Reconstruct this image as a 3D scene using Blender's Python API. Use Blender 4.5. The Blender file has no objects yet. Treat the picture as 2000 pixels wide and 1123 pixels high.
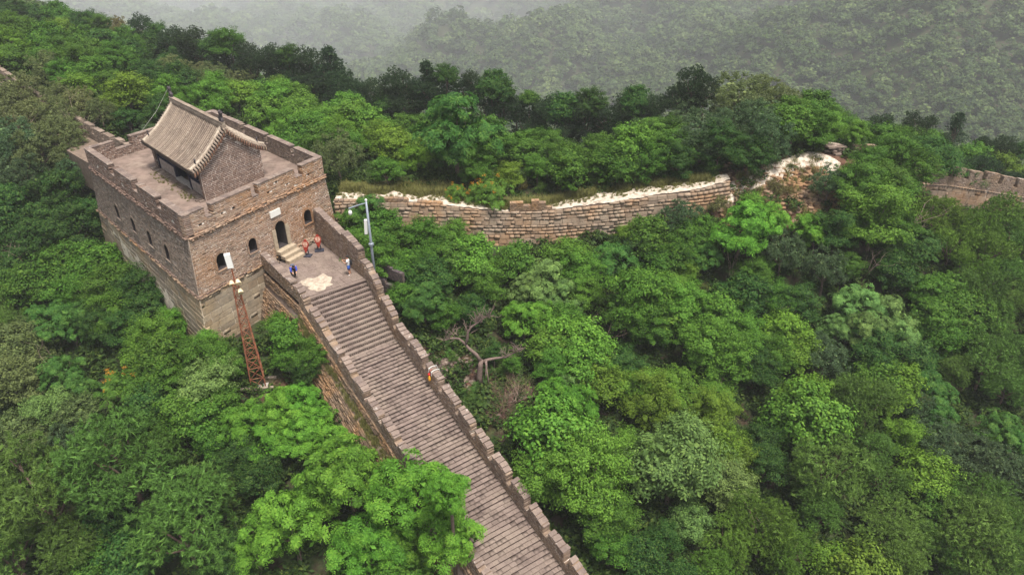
import bpy, bmesh, math, random
import numpy as np
from mathutils import Vector, Matrix

random.seed(7)
RNG = np.random.default_rng(7)
SC = bpy.context.scene
COL = SC.collection

# ------------------------------------------------------------------ camera, sky, sun, exposure
CAM_H = 24.7
PITCH = math.radians(30.0)
FPX = 1333.0                       # focal length in photograph pixels (2000 px wide)
cam_d = bpy.data.cameras.new('camera')
cam_d.sensor_width = 36.0
cam_d.lens = FPX / 2000.0 * 36.0
cam_d.clip_end = 15000.0
cam = bpy.data.objects.new('camera', cam_d)
COL.objects.link(cam)
cam.location = (0, 0, CAM_H)
cam.rotation_euler = (math.radians(90) - PITCH, 0, 0)
SC.camera = cam

SUN_EL, SUN_AZ = math.radians(70), math.radians(140)     # azimuth clockwise from +Y
world = bpy.data.worlds.new('World')
SC.world = world
world.use_nodes = True
wn = world.node_tree
for n in list(wn.nodes):
    wn.nodes.remove(n)
sky = wn.nodes.new('ShaderNodeTexSky')
sky.sky_type = 'NISHITA'
sky.sun_disc = False
sky.sun_elevation = SUN_EL
sky.sun_rotation = SUN_AZ
sky.air_density = 1.0
sky.dust_density = 4.0
hsv = wn.nodes.new('ShaderNodeHueSaturation')            # overcast: the blue is mostly grey cloud
hsv.inputs['Saturation'].default_value = 0.30
bg = wn.nodes.new('ShaderNodeBackground')
bg.inputs['Strength'].default_value = 0.053
wo = wn.nodes.new('ShaderNodeOutputWorld')
wn.links.new(sky.outputs[0], hsv.inputs['Color'])
wn.links.new(hsv.outputs[0], bg.inputs[0])
wn.links.new(bg.outputs[0], wo.inputs[0])

sun_d = bpy.data.lights.new('sun', 'SUN')
sun_d.energy = 1.5
sun_d.angle = math.radians(12)
sun_d.color = (1.0, 0.94, 0.84)
sun = bpy.data.objects.new('sun', sun_d)
COL.objects.link(sun)
sun.rotation_euler = (math.radians(90) - SUN_EL, 0, math.radians(180) - SUN_AZ)

SC.view_settings.view_transform = 'Standard'
SC.view_settings.look = 'None'
SC.view_settings.gamma = 1.0
SC.view_settings.use_curve_mapping = False
SC.view_settings.exposure = 1.95
SC.render.engine = 'CYCLES'
SC.cycles.max_bounces = 4
SC.cycles.diffuse_bounces = 2
SC.cycles.glossy_bounces = 2
SC.cycles.transmission_bounces = 3
SC.cycles.volume_bounces = 2
SC.cycles.transparent_max_bounces = 4
SC.cycles.use_denoising = True
HAZE_DENSITY = 0.00033

# ------------------------------------------------------------------ small helpers
def ray(u, v):
    x = (u - 1000) / FPX
    y = (v - 561.5) / FPX
    return np.array([x, math.cos(PITCH) - y * math.sin(PITCH), -math.sin(PITCH) - y * math.cos(PITCH)])

EYE = np.array([0, 0, CAM_H])

def at_z(u, v, z):
    r = ray(u, v)
    return EYE + r * ((z - CAM_H) / r[2])

def at_y(u, v, y):
    r = ray(u, v)
    return EYE + r * (y / r[1])

def to_px(p):
    d = np.asarray(p, float) - EYE
    zc = d[..., 1] * math.cos(PITCH) - d[..., 2] * math.sin(PITCH)
    yc = d[..., 1] * math.sin(PITCH) + d[..., 2] * math.cos(PITCH)
    return 1000 + FPX * d[..., 0] / zc, 561.5 - FPX * yc / zc

def unit(v):
    v = np.asarray(v, float)
    return v / np.linalg.norm(v)

def V3(x, y, z):
    return np.array([x, y, z], float)

def smooth(a, b, x):
    t = np.clip((x - a) / (b - a), 0, 1)
    return t * t * (3 - 2 * t)

def tag(o, label=None, cat=None, group=None, kind=None):
    if label: o['label'] = label
    if cat: o['category'] = cat
    if group: o['group'] = group
    if kind: o['kind'] = kind
    return o

def mesh_np(name, verts, faces, mat=None, smooth_shade=False):
    """verts (N,3); faces (M,k) array or list of arrays/tuples."""
    me = bpy.data.meshes.new(name)
    verts = np.asarray(verts, np.float32)
    if isinstance(faces, np.ndarray):
        m, k = faces.shape
        me.vertices.add(len(verts))
        me.vertices.foreach_set('co', verts.ravel())
        me.loops.add(m * k)
        me.loops.foreach_set('vertex_index', faces.astype(np.int32).ravel())
        me.polygons.add(m)
        me.polygons.foreach_set('loop_start', np.arange(0, m * k, k, dtype=np.int32))
        me.polygons.foreach_set('loop_total', np.full(m, k, np.int32))
        me.update(calc_edges=True)
    else:
        me.from_pydata([tuple(map(float, v)) for v in verts], [], [tuple(int(i) for i in f) for f in faces])
        me.update()
    if smooth_shade:
        me.polygons.foreach_set('use_smooth', np.ones(len(me.polygons), bool))
    if mat: me.materials.append(mat)
    return me

def link(name, me, parent=None, loc=None):
    o = bpy.data.objects.new(name, me)
    COL.objects.link(o)
    if parent is not None:
        o.parent = parent
        o.matrix_parent_inverse = Matrix.Translation(-parent.location) if parent.parent is None else Matrix.Identity(4)
    if loc is not None:
        o.location = loc
    return o

def thing(name, loc, label, cat, group=None):
    o = bpy.data.objects.new(name, None)
    COL.objects.link(o)
    o.location = tuple(map(float, loc))
    o.empty_display_size = 0.3
    return tag(o, label, cat, group)

class MB:
    """collects geometry in world space, builds ONE mesh object"""
    def __init__(self):
        self.v, self.f, self.n = [], [], 0
    def add(self, verts, faces):
        verts = np.asarray(verts, float).reshape(-1, 3)
        self.v.append(verts)
        self.f += [tuple(int(i) + self.n for i in f) for f in faces]
        self.n += len(verts)
        return self
    def box(self, c, hu, hw, hn):
        c, hu, hw, hn = [np.asarray(a, float) for a in (c, hu, hw, hn)]
        vs = [c + a * hu + b * hw + d * hn for a in (-1, 1) for b in (-1, 1) for d in (-1, 1)]
        return self.add(vs, BOXF)
    def abox(self, lo, hi):
        lo, hi = np.asarray(lo, float), np.asarray(hi, float)
        h = (hi - lo) / 2
        return self.box((lo + hi) / 2, (h[0], 0, 0), (0, h[1], 0), (0, 0, h[2]))
    def bar(self, a, b, ra, rb=None, n=6, cap=True):
        return self.tube([a, b], [ra, ra if rb is None else rb], n, cap)
    def tube(self, pts, rad, n=6, cap=True):
        pts = [np.asarray(p, float) for p in pts]
        if np.isscalar(rad): rad = [rad] * len(pts)
        vs, fs = [], []
        ref = None
        for i, p in enumerate(pts):
            t = unit(pts[min(i + 1, len(pts) - 1)] - pts[max(i - 1, 0)] + 1e-9)
            if ref is None:
                ref = np.array([1., 0, 0]) if abs(t[0]) < .8 else np.array([0., 1, 0])
            a = unit(ref - t * (ref @ t)); b = np.cross(t, a); ref = a
            for k in range(n):
                w = 2 * math.pi * k / n
                vs.append(p + (a * math.cos(w) + b * math.sin(w)) * rad[i])
        for i in range(len(pts) - 1):
            for k in range(n):
                k2 = (k + 1) % n
                fs.append((i * n + k, i * n + k2, (i + 1) * n + k2, (i + 1) * n + k))
        if cap:
            fs.append(tuple(range(n))[::-1])
            fs.append(tuple((len(pts) - 1) * n + k for k in range(n)))
        return self.add(vs, fs)
    def ball(self, c, r, n=10, m=6):
        c = np.asarray(c, float); r = np.asarray(r if np.ndim(r) else (r, r, r), float)
        vs = [c + r * (0, 0, -1)]
        for j in range(1, m):
            ph = -math.pi / 2 + math.pi * j / m
            for k in range(n):
                w = 2 * math.pi * k / n
                vs.append(c + r * (math.cos(ph) * math.cos(w), math.cos(ph) * math.sin(w), math.sin(ph)))
        vs.append(c + r * (0, 0, 1))
        fs = [(0, 1 + (k + 1) % n, 1 + k) for k in range(n)]
        for j in range(m - 2):
            for k in range(n):
                a = 1 + j * n
                fs.append((a + k, a + (k + 1) % n, a + n + (k + 1) % n, a + n + k))
        a = 1 + (m - 2) * n
        fs += [(a + k, a + (k + 1) % n, len(vs) - 1) for k in range(n)]
        return self.add(vs, fs)
    def quad(self, a, b, c, d):
        return self.add([a, b, c, d], [(0, 1, 2, 3)])
    def prism(self, poly, z0, z1):
        n = len(poly)
        vs = [(p[0], p[1], z0) for p in poly] + [(p[0], p[1], z1) for p in poly]
        fs = [tuple(range(n))[::-1], tuple(range(n, 2 * n))] + [(i, (i + 1) % n, n + (i + 1) % n, n + i) for i in range(n)]
        return self.add(vs, fs)
    def loft(self, rings, cap=True, closed=True):
        n = len(rings[0])
        vs = [p for r in rings for p in r]
        fs = []
        for i in range(len(rings) - 1):
            for k in range(n if closed else n - 1):
                k2 = (k + 1) % n
                fs.append((i * n + k, i * n + k2, (i + 1) * n + k2, (i + 1) * n + k))
        if cap:
            fs += [tuple(range(n))[::-1], tuple((len(rings) - 1) * n + k for k in range(n))]
        return self.add(vs, fs)
    def build(self, name, mat, parent=None, smooth_shade=False):
        me = mesh_np(name, np.concatenate(self.v), self.f, mat, smooth_shade)
        bm = bmesh.new(); bm.from_mesh(me)
        bmesh.ops.recalc_face_normals(bm, faces=bm.faces)
        bm.to_mesh(me); bm.free()
        return link(name, me, parent)

BOXF = [(0, 1, 3, 2), (4, 6, 7, 5), (0, 4, 5, 1), (2, 3, 7, 6), (0, 2, 6, 4), (1, 5, 7, 3)]
BOXF_NP = np.array(BOXF)

# ------------------------------------------------------------------ many boxes: arrays (N,4,3) = centre, half u, half w, half n
def boxes_mesh(name, B, mat, jit=0.0):
    B = np.asarray(B, float)
    N = len(B)
    sg = np.array([(a, b, d) for a in (-1, 1) for b in (-1, 1) for d in (-1, 1)], float)
    vs = B[:, None, 0, :] + np.einsum('kj,njc->nkc', sg, B[:, 1:, :])
    if jit:
        vs = vs + RNG.normal(0, jit, vs.shape)
    fs = (BOXF_NP[None] + (np.arange(N) * 8)[:, None, None]).reshape(-1, 4)
    return mesh_np(name, vs.reshape(-1, 3), fs, mat)

def unit_block(name, mat, bevel, jit, seed):
    bm = bmesh.new()
    bmesh.ops.create_cube(bm, size=2.0)
    r = random.Random(seed)
    for v in bm.verts:
        v.co += Vector([r.uniform(-jit, jit) for _ in range(3)])
    if bevel:
        bmesh.ops.bevel(bm, geom=list(bm.edges), offset=bevel, segments=1, affect='EDGES', profile=0.5)
    me = bpy.data.meshes.new(name)
    bm.to_mesh(me); bm.free()
    me.materials.append(mat)
    return me

_blocks = {}
def block_set(mat, bevel, jit):
    key = (mat.name, bevel, jit)
    if key not in _blocks:
        _blocks[key] = [unit_block('block', mat, bevel, jit, s) for s in range(5)]
    return _blocks[key]

def piece(name, b, mes, parent):
    me = mes[random.randrange(len(mes))]
    o = link(name, me, parent)
    c, u, w, n = b
    lu, lw, ln = np.linalg.norm(u), np.linalg.norm(w), np.linalg.norm(n)
    U, Wv = u / lu, w / lw
    Nn = np.cross(U, Wv); Nn /= np.linalg.norm(Nn); Wv = np.cross(Nn, U)
    M = Matrix(((U[0] * lu, Wv[0] * lw, Nn[0] * ln, c[0]), (U[1] * lu, Wv[1] * lw, Nn[1] * ln, c[1]),
                (U[2] * lu, Wv[2] * lw, Nn[2] * ln, c[2]), (0, 0, 0, 1)))
    o.matrix_basis = M
    return o

def in_frame(C, m=15):
    u, v = to_px(C)
    return (u > -m) & (u < 2000 + m) & (v > -m) & (v < 1123 + m)

def pieces(name, B, mat, parent, keep, facing=None, bevel=0.0, jit=0.03, stuff_name=None, score=None):
    """the `keep` boxes that show largest become objects of their own, the rest one stuff mesh"""
    B = np.asarray(B, float)
    if not len(B): return
    C = B[:, 0]
    d = np.linalg.norm(C - EYE, axis=1)
    sc = np.linalg.norm(B[:, 1], axis=1) * np.linalg.norm(B[:, 2], axis=1) / d ** 2
    sc = np.where(in_frame(C), sc, 0)
    if facing is not None: sc = sc * facing
    if score is not None: sc = score(B)
    order = np.argsort(-sc)
    sel = [i for i in order[:keep] if sc[i] > 0]
    mes = block_set(mat, bevel, jit)
    for i in sel:
        piece(name, B[i], mes, parent)
    rest = np.setdiff1d(np.arange(len(B)), sel)
    if len(rest):
        o = link(stuff_name or name + '_work', boxes_mesh(name, B[rest], mat, 0.006), parent)
        o['kind'] = 'stuff'
# ------------------------------------------------------------------ materials (all procedural)
MATS = {}
def _mat(name):
    m = bpy.data.materials.new(name)
    m.use_nodes = True
    nt = m.node_tree
    return m, nt, nt.nodes['Principled BSDF']

def N(nt, t, **kw):
    n = nt.nodes.new(t)
    for k, v in kw.items(): setattr(n, k, v)
    return n

def ramp(nt, fac, stops):
    r = N(nt, 'ShaderNodeValToRGB')
    els = r.color_ramp.elements
    while len(els) < len(stops): els.new(0.5)
    for e, (p, c) in zip(els, stops):
        e.position = p
        e.color = (*c, 1)
    nt.links.new(fac, r.inputs[0])
    return r.outputs[0]

def noise_tex(nt, scale, detail=4, rough=0.6, vec=None, world_space=True):
    t = N(nt, 'ShaderNodeTexNoise')
    t.inputs['Scale'].default_value = scale
    t.inputs['Detail'].default_value = detail
    t.inputs['Roughness'].default_value = rough
    g = N(nt, 'ShaderNodeNewGeometry')
    nt.links.new(vec if vec is not None else g.outputs['Position'], t.inputs['Vector'])
    return t.outputs['Fac']

def mixc(nt, fac, a, b, mode='MIX'):
    m = N(nt, 'ShaderNodeMix', data_type='RGBA', blend_type=mode)
    if isinstance(fac, (int, float)): m.inputs[0].default_value = fac
    else: nt.links.new(fac, m.inputs[0])
    for s, v in ((6, a), (7, b)):
        if isinstance(v, tuple): m.inputs[s].default_value = (*v, 1)
        else: nt.links.new(v, m.inputs[s])
    return m.outputs[2]

def math_n(nt, op, a, b=0.0):
    m = N(nt, 'ShaderNodeMath', operation=op)
    for i, v in enumerate((a, b)):
        if isinstance(v, (int, float)): m.inputs[i].default_value = v
        else: nt.links.new(v, m.inputs[i])
    return m.outputs[0]

def piece_random(nt):
    g = N(nt, 'ShaderNodeNewGeometry')
    oi = N(nt, 'ShaderNodeObjectInfo')
    s = math_n(nt, 'ADD', g.outputs['Random Per Island'], oi.outputs['Random'])
    return math_n(nt, 'FRACT', s)

def bump(nt, p, h, strength, dist=0.02):
    b = N(nt, 'ShaderNodeBump')
    b.inputs['Strength'].default_value = strength
    b.inputs['Distance'].default_value = dist
    nt.links.new(h, b.inputs['Height'])
    nt.links.new(b.outputs[0], p.inputs['Normal'])

def masonry(name, cols, stain=(0.10, 0.075, 0.055), stain_amt=0.5, tint=None, tint_scale=0.35, rough=0.9, lime=None, grain=9.0):
    """colour per piece, weather stains and lichen that follow no light"""
    m, nt, p = _mat(name)
    r = piece_random(nt)
    n = len(cols)
    col = ramp(nt, r, [((i + .0) / max(1, n - 1), c) for i, c in enumerate(cols)])
    s1 = noise_tex(nt, 1.3, 6, 0.65)
    f = math_n(nt, 'MULTIPLY', ramp(nt, s1, [(0.48, (0, 0, 0)), (0.72, (1, 1, 1))]), stain_amt)
    col = mixc(nt, f, col, stain)
    if tint:
        s2 = noise_tex(nt, tint_scale, 4, 0.6)
        f2 = ramp(nt, s2, [(0.45, (0, 0, 0)), (0.62, (1, 1, 1))])
        col = mixc(nt, math_n(nt, 'MULTIPLY', f2, 0.55), col, tint)
    if lime:
        s3 = noise_tex(nt, 2.3, 6, 0.7)
        f3 = ramp(nt, s3, [(0.60, (0, 0, 0)), (0.68, (1, 1, 1))])
        col = mixc(nt, math_n(nt, 'MULTIPLY', f3, 0.6), col, lime)
    g = noise_tex(nt, grain, 5, 0.7)
    col = mixc(nt, 0.55, col, ramp(nt, g, [(0.25, (0.45, 0.45, 0.45)), (0.75, (1.35, 1.35, 1.35))]), 'MULTIPLY')
    nt.links.new(col, p.inputs['Base Color'])
    p.inputs['Roughness'].default_value = rough
    p.inputs['Specular IOR Level'].default_value = 0.2
    bump(nt, p, g, 0.5, 0.03)
    MATS[name] = m
    return m

def plain(name, col, rough=0.8, metal=0.0, vary=0.25, scale=6.0, spec=0.3, grime=None):
    m, nt, p = _mat(name)
    g = noise_tex(nt, scale, 5, 0.65)
    a = tuple(c * (1 - vary) for c in col); b = tuple(min(1, c * (1 + vary)) for c in col)
    c = ramp(nt, g, [(0.3, a), (0.7, b)])
    if grime:
        c = mixc(nt, ramp(nt, noise_tex(nt, scale * .6, 6, .7), [(0.5, (0, 0, 0)), (0.66, (1, 1, 1))]), c, grime)
    nt.links.new(c, p.inputs['Base Color'])
    p.inputs['Roughness'].default_value = rough
    p.inputs['Metallic'].default_value = metal
    p.inputs['Specular IOR Level'].default_value = spec
    bump(nt, p, g, 0.25, 0.01)
    MATS[name] = m
    return m

masonry('brick_front', [(0.25, 0.155, 0.105), (0.35, 0.235, 0.165), (0.29, 0.19, 0.135), (0.39, 0.28, 0.20), (0.21, 0.14, 0.105)],
        stain=(0.11, 0.075, 0.055), stain_amt=0.45, tint=(0.34, 0.17, 0.07), tint_scale=0.22, lime=(0.52, 0.46, 0.40))
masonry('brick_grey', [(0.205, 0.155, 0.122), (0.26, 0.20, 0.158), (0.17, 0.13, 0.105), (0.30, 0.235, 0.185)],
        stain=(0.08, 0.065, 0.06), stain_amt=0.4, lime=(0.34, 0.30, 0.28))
masonry('brick_brown', [(0.17, 0.11, 0.085), (0.23, 0.155, 0.12), (0.19, 0.13, 0.105), (0.14, 0.095, 0.078)],
        stain=(0.09, 0.065, 0.055), stain_amt=0.4)
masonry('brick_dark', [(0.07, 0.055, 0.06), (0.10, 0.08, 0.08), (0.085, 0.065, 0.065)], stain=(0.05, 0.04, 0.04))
masonry('parapet_brick', [(0.21, 0.15, 0.115), (0.27, 0.20, 0.15), (0.165, 0.115, 0.09), (0.30, 0.225, 0.17)],
        stain=(0.09, 0.065, 0.06), stain_amt=0.55, tint=(0.26, 0.17, 0.10), tint_scale=0.5, lime=(0.50, 0.45, 0.41))
masonry('coping', [(0.18, 0.135, 0.115), (0.235, 0.18, 0.15), (0.14, 0.105, 0.092)], stain=(0.08, 0.06, 0.06), lime=(0.6, 0.56, 0.52))
masonry('step_brick', [(0.18, 0.136, 0.118), (0.215, 0.165, 0.143), (0.15, 0.113, 0.098), (0.195, 0.148, 0.128)],
        stain=(0.105, 0.076, 0.066), stain_amt=0.75, tint=(0.24, 0.19, 0.155), tint_scale=0.5)
masonry('tower_stone', [(0.33, 0.265, 0.19), (0.25, 0.205, 0.155), (0.40, 0.325, 0.235), (0.21, 0.17, 0.135), (0.33, 0.24, 0.15)],
        stain=(0.14, 0.115, 0.095), stain_amt=0.55, tint=(0.33, 0.23, 0.12), tint_scale=0.3, grain=5.0)
masonry('wall_stone', [(0.29, 0.22, 0.165), (0.24, 0.18, 0.135), (0.34, 0.265, 0.20), (0.20, 0.15, 0.115)],
        stain=(0.17, 0.12, 0.09), stain_amt=0.5, tint=(0.33, 0.18, 0.085), tint_scale=0.33, grain=5.0)
masonry('rubble_stone', [(0.24, 0.165, 0.115), (0.29, 0.205, 0.14), (0.17, 0.12, 0.09), (0.25, 0.17, 0.105)],
        stain=(0.11, 0.075, 0.05), stain_amt=0.55, tint=(0.34, 0.18, 0.075), tint_scale=0.45)
masonry('roof_tile', [(0.215, 0.165, 0.13), (0.27, 0.215, 0.17), (0.17, 0.13, 0.105)], stain=(0.10, 0.075, 0.06), stain_amt=0.6,
        lime=(0.46, 0.40, 0.33), grain=6.0)
masonry('roof_pan', [(0.035, 0.025, 0.02), (0.05, 0.036, 0.03)], stain=(0.06, 0.045, 0.04))
masonry('drip_tile', [(0.20, 0.10, 0.065), (0.27, 0.15, 0.10), (0.33, 0.25, 0.18)], stain=(0.09, 0.05, 0.04))
masonry('loose_stone', [(0.21, 0.16, 0.13), (0.15, 0.11, 0.09), (0.29, 0.23, 0.19), (0.12, 0.085, 0.07)], stain=(0.12, 0.09, 0.07))
plain('mortar', (0.66, 0.59, 0.53), 0.95, vary=0.25, scale=3.0, grime=(0.40, 0.33, 0.28))
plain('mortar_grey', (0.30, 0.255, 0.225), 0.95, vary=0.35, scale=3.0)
plain('mortar_pale', (0.66, 0.57, 0.46), 0.95, vary=0.2, scale=2.0, grime=(0.20, 0.155, 0.12))
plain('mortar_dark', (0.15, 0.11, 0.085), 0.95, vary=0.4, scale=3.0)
plain('joint_shade_dark', (0.075, 0.05, 0.048), 0.95, vary=0.3)  # joints and dirty risers; also paints the shade line below each tread
plain('lime', (0.47, 0.405, 0.335), 0.95, vary=0.40, scale=3.4, grime=(0.22, 0.165, 0.12))
plain('lime_patch', (0.38, 0.32, 0.255), 0.95, vary=0.35, scale=4.0, grime=(0.26, 0.20, 0.155))
plain('roof_cement', (0.36, 0.30, 0.24), 0.95, vary=0.3, scale=3.0, grime=(0.23, 0.18, 0.14))
plain('terrace', (0.165, 0.12, 0.10), 0.95, vary=0.45, scale=1.1, grime=(0.24, 0.185, 0.15))
plain('inside_shade', (0.035, 0.028, 0.03), 0.95)  # near-black paint for the shade inside openings
plain('door_stone', (0.34, 0.275, 0.20), 0.85, vary=0.2, scale=4)
plain('plaque_white', (0.68, 0.66, 0.62), 0.6, vary=0.04)
plain('timber_blue', (0.022, 0.022, 0.045), 0.55, vary=0.5, scale=7)
plain('ornament', (0.06, 0.05, 0.055), 0.8, vary=0.4, scale=12)
plain('rust', (0.22, 0.075, 0.04), 0.8, vary=0.5, scale=5, grime=(0.25, 0.14, 0.08))
plain('lamp_white', (0.66, 0.65, 0.63), 0.4, vary=0.05)
plain('lamp_cream', (0.66, 0.52, 0.34), 0.5, vary=0.25)
plain('concrete', (0.34, 0.31, 0.28), 0.9, vary=0.25)
plain('old_wood', (0.25, 0.20, 0.16), 0.9, vary=0.3)
plain('pole_paint', (0.25, 0.28, 0.33), 0.4, metal=0.3, vary=0.08)
plain('sign_red', (0.24, 0.026, 0.014), 0.5, vary=0.12)
plain('sign_text', (0.75, 0.55, 0.42), 0.6, vary=0.1)
plain('sign_stand', (0.035, 0.037, 0.055), 0.5, vary=0.2)
plain('skin', (0.50, 0.27, 0.18), 0.6, vary=0.06)
plain('hair', (0.012, 0.010, 0.010), 0.6)
plain('shirt_white', (0.66, 0.66, 0.66), 0.85, vary=0.05)
plain('shorts_blue', (0.025, 0.075, 0.30), 0.85, vary=0.15)
plain('cloth_blue', (0.035, 0.06, 0.33), 0.85, vary=0.2)
plain('cloth_slate', (0.11, 0.12, 0.17), 0.85, vary=0.2)
plain('cloth_black', (0.012, 0.012, 0.016), 0.8)
plain('shoe', (0.6, 0.58, 0.56), 0.7)
plain('bag_yellow', (0.80, 0.38, 0.03), 0.6, vary=0.15)
plain('bag_red', (0.45, 0.02, 0.02), 0.6)
plain('bark', (0.14, 0.10, 0.08), 0.95, vary=0.45, scale=9)
plain('bark_dead', (0.155, 0.11, 0.095), 0.95, vary=0.4, scale=8)
plain('bark_bare', (0.30, 0.22, 0.18), 0.95, vary=0.3, scale=8)
plain('twig_dry', (0.22, 0.13, 0.105), 0.95, vary=0.3)
plain('bark_pine', (0.12, 0.08, 0.065), 0.95, vary=0.4, scale=9)
plain('wire', (0.45, 0.43, 0.40), 0.6)

def leaf_mat(name, trans=0.22, spread=0.5, warm=(0.20, 0.20, 0.03), far=False, gloss=0.65):
    m, nt, p = _mat(name)
    oi = N(nt, 'ShaderNodeObjectInfo')
    at = N(nt, 'ShaderNodeAttribute', attribute_name='rnd')
    v = math_n(nt, 'ADD', math_n(nt, 'MULTIPLY', at.outputs['Fac'], spread), 1 - spread / 2)
    cmb = N(nt, 'ShaderNodeCombineXYZ')
    for i in range(3): nt.links.new(v, cmb.inputs[i])
    if far:
        base = ramp(nt, oi.outputs['Random'], [(0.0, (0.022, 0.045, 0.018)), (0.35, (0.045, 0.085, 0.025)), (0.7, (0.06, 0.10, 0.035)), (1.0, (0.085, 0.125, 0.045))])
    else:
        base = oi.outputs['Color']
    col = mixc(nt, 1.0, base, cmb.outputs[0], 'MULTIPLY')
    f = math_n(nt, 'MULTIPLY', math_n(nt, 'POWER', at.outputs['Fac'], 3.0), 0.25)
    col = mixc(nt, f, col, warm)
    nt.links.new(col, p.inputs['Base Color'])
    p.inputs['Roughness'].default_value = gloss
    p.inputs['Specular IOR Level'].default_value = 0.12
    tr = N(nt, 'ShaderNodeBsdfTranslucent')
    tc = mixc(nt, 1.0, col, (1.25, 1.3, 0.7), 'MULTIPLY')
    nt.links.new(tc, tr.inputs[0])
    mx = N(nt, 'ShaderNodeMixShader')
    mx.inputs[0].default_value = trans
    nt.links.new(p.outputs[0], mx.inputs[1])
    nt.links.new(tr.outputs[0], mx.inputs[2])
    nt.links.new(mx.outputs[0], nt.nodes['Material Output'].inputs[0])
    MATS[name] = m
    return m
leaf_mat('leaf', spread=0.95)
leaf_mat('needle', trans=0.12, spread=1.0, warm=(0.12, 0.15, 0.03), gloss=0.6)
leaf_mat('leaf_far', far=True, trans=0.15, spread=0.9)
leaf_mat('low_leaf', trans=0.2, spread=0.9)
leaf_mat('blossom', trans=0.3, warm=(0.75, 0.35, 0.02))

def ground_mat():
    m, nt, p = _mat('ground')
    at = N(nt, 'ShaderNodeAttribute', attribute_name='soil')
    n1 = noise_tex(nt, 0.5, 6, 0.65)
    n2 = noise_tex(nt, 3.0, 6, 0.7)
    litter = ramp(nt, n2, [(0.3, (0.022, 0.017, 0.012)), (0.55, (0.042, 0.030, 0.021)), (0.75, (0.075, 0.052, 0.038))])
    green = ramp(nt, n2, [(0.3, (0.018, 0.03, 0.012)), (0.7, (0.05, 0.075, 0.025))])
    under = mixc(nt, ramp(nt, n1, [(0.42, (0, 0, 0)), (0.58, (1, 1, 1))]), litter, green)
    earth = ramp(nt, n2, [(0.25, (0.045, 0.025, 0.018)), (0.5, (0.095, 0.050, 0.034)), (0.75, (0.17, 0.105, 0.075))])
    col = mixc(nt, at.outputs['Fac'], under, earth)
    nt.links.new(col, p.inputs['Base Color'])
    p.inputs['Roughness'].default_value = 0.95
    p.inputs['Specular IOR Level'].default_value = 0.1
    bump(nt, p, n2, 0.7, 0.1)
    MATS['ground'] = m
ground_mat()
M = MATS
# ------------------------------------------------------------------ plan of the place (metres; landing in front of the tower is z = 0)
AZ_F = math.radians(28.5)
E1 = np.array([math.sin(AZ_F), math.cos(AZ_F)])             # along the tower front
TF, TR, TL, TB = np.array([-21.52, 40.84]), np.array([-15.21, 52.48]), np.array([-35.4, 54.6]), np.array([-29.1, 66.2])
# stairway axes: s runs down the flight from the landing edge, l to its left
ST0 = np.array([-10.78, 43.95])
SD = np.array([math.sin(math.radians(142)), math.cos(math.radians(142))])
SL = np.array([-math.sin(math.radians(52)), -math.cos(math.radians(52))])
def st_w(s):
    return float(np.interp(s, [-8, 0, 4, 30], [4.9, 4.7, 4.1, 4.05]))
def st_z(s):
    return float(np.interp(s, [-10, 0, 3.96, 30], [0, 0, -3.29, -3.29 - .345 * 26.04]))
def SP(s, l, z=None):
    p = ST0 + SD * s + SL * l
    return np.array([p[0], p[1], st_z(s) if z is None else z])
# stone wall: X, Y of its front top edge, top z, foot z
WALL = [(-15.0, 53.2, 2.25, -2.2), (-13.1, 53.9, 1.9, -2.6), (-10.5, 54.3, 1.9, -3.0), (-6.2, 54.8, 1.35, -3.6), (-4.5, 55.0, 1.05, -4.0),
        (-.45, 55.4, .4, -4.5), (3.6, 56.0, .35, -4.6), (9.1, 56.4, .9, -4.0), (13.2, 56.8, 1.45, -3.2), (16.2, 57.0, 1.8, -2.0), (17.6, 57.3, 2.0, -.9), (19.6, 57.9, 2.45, .4)]

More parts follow.
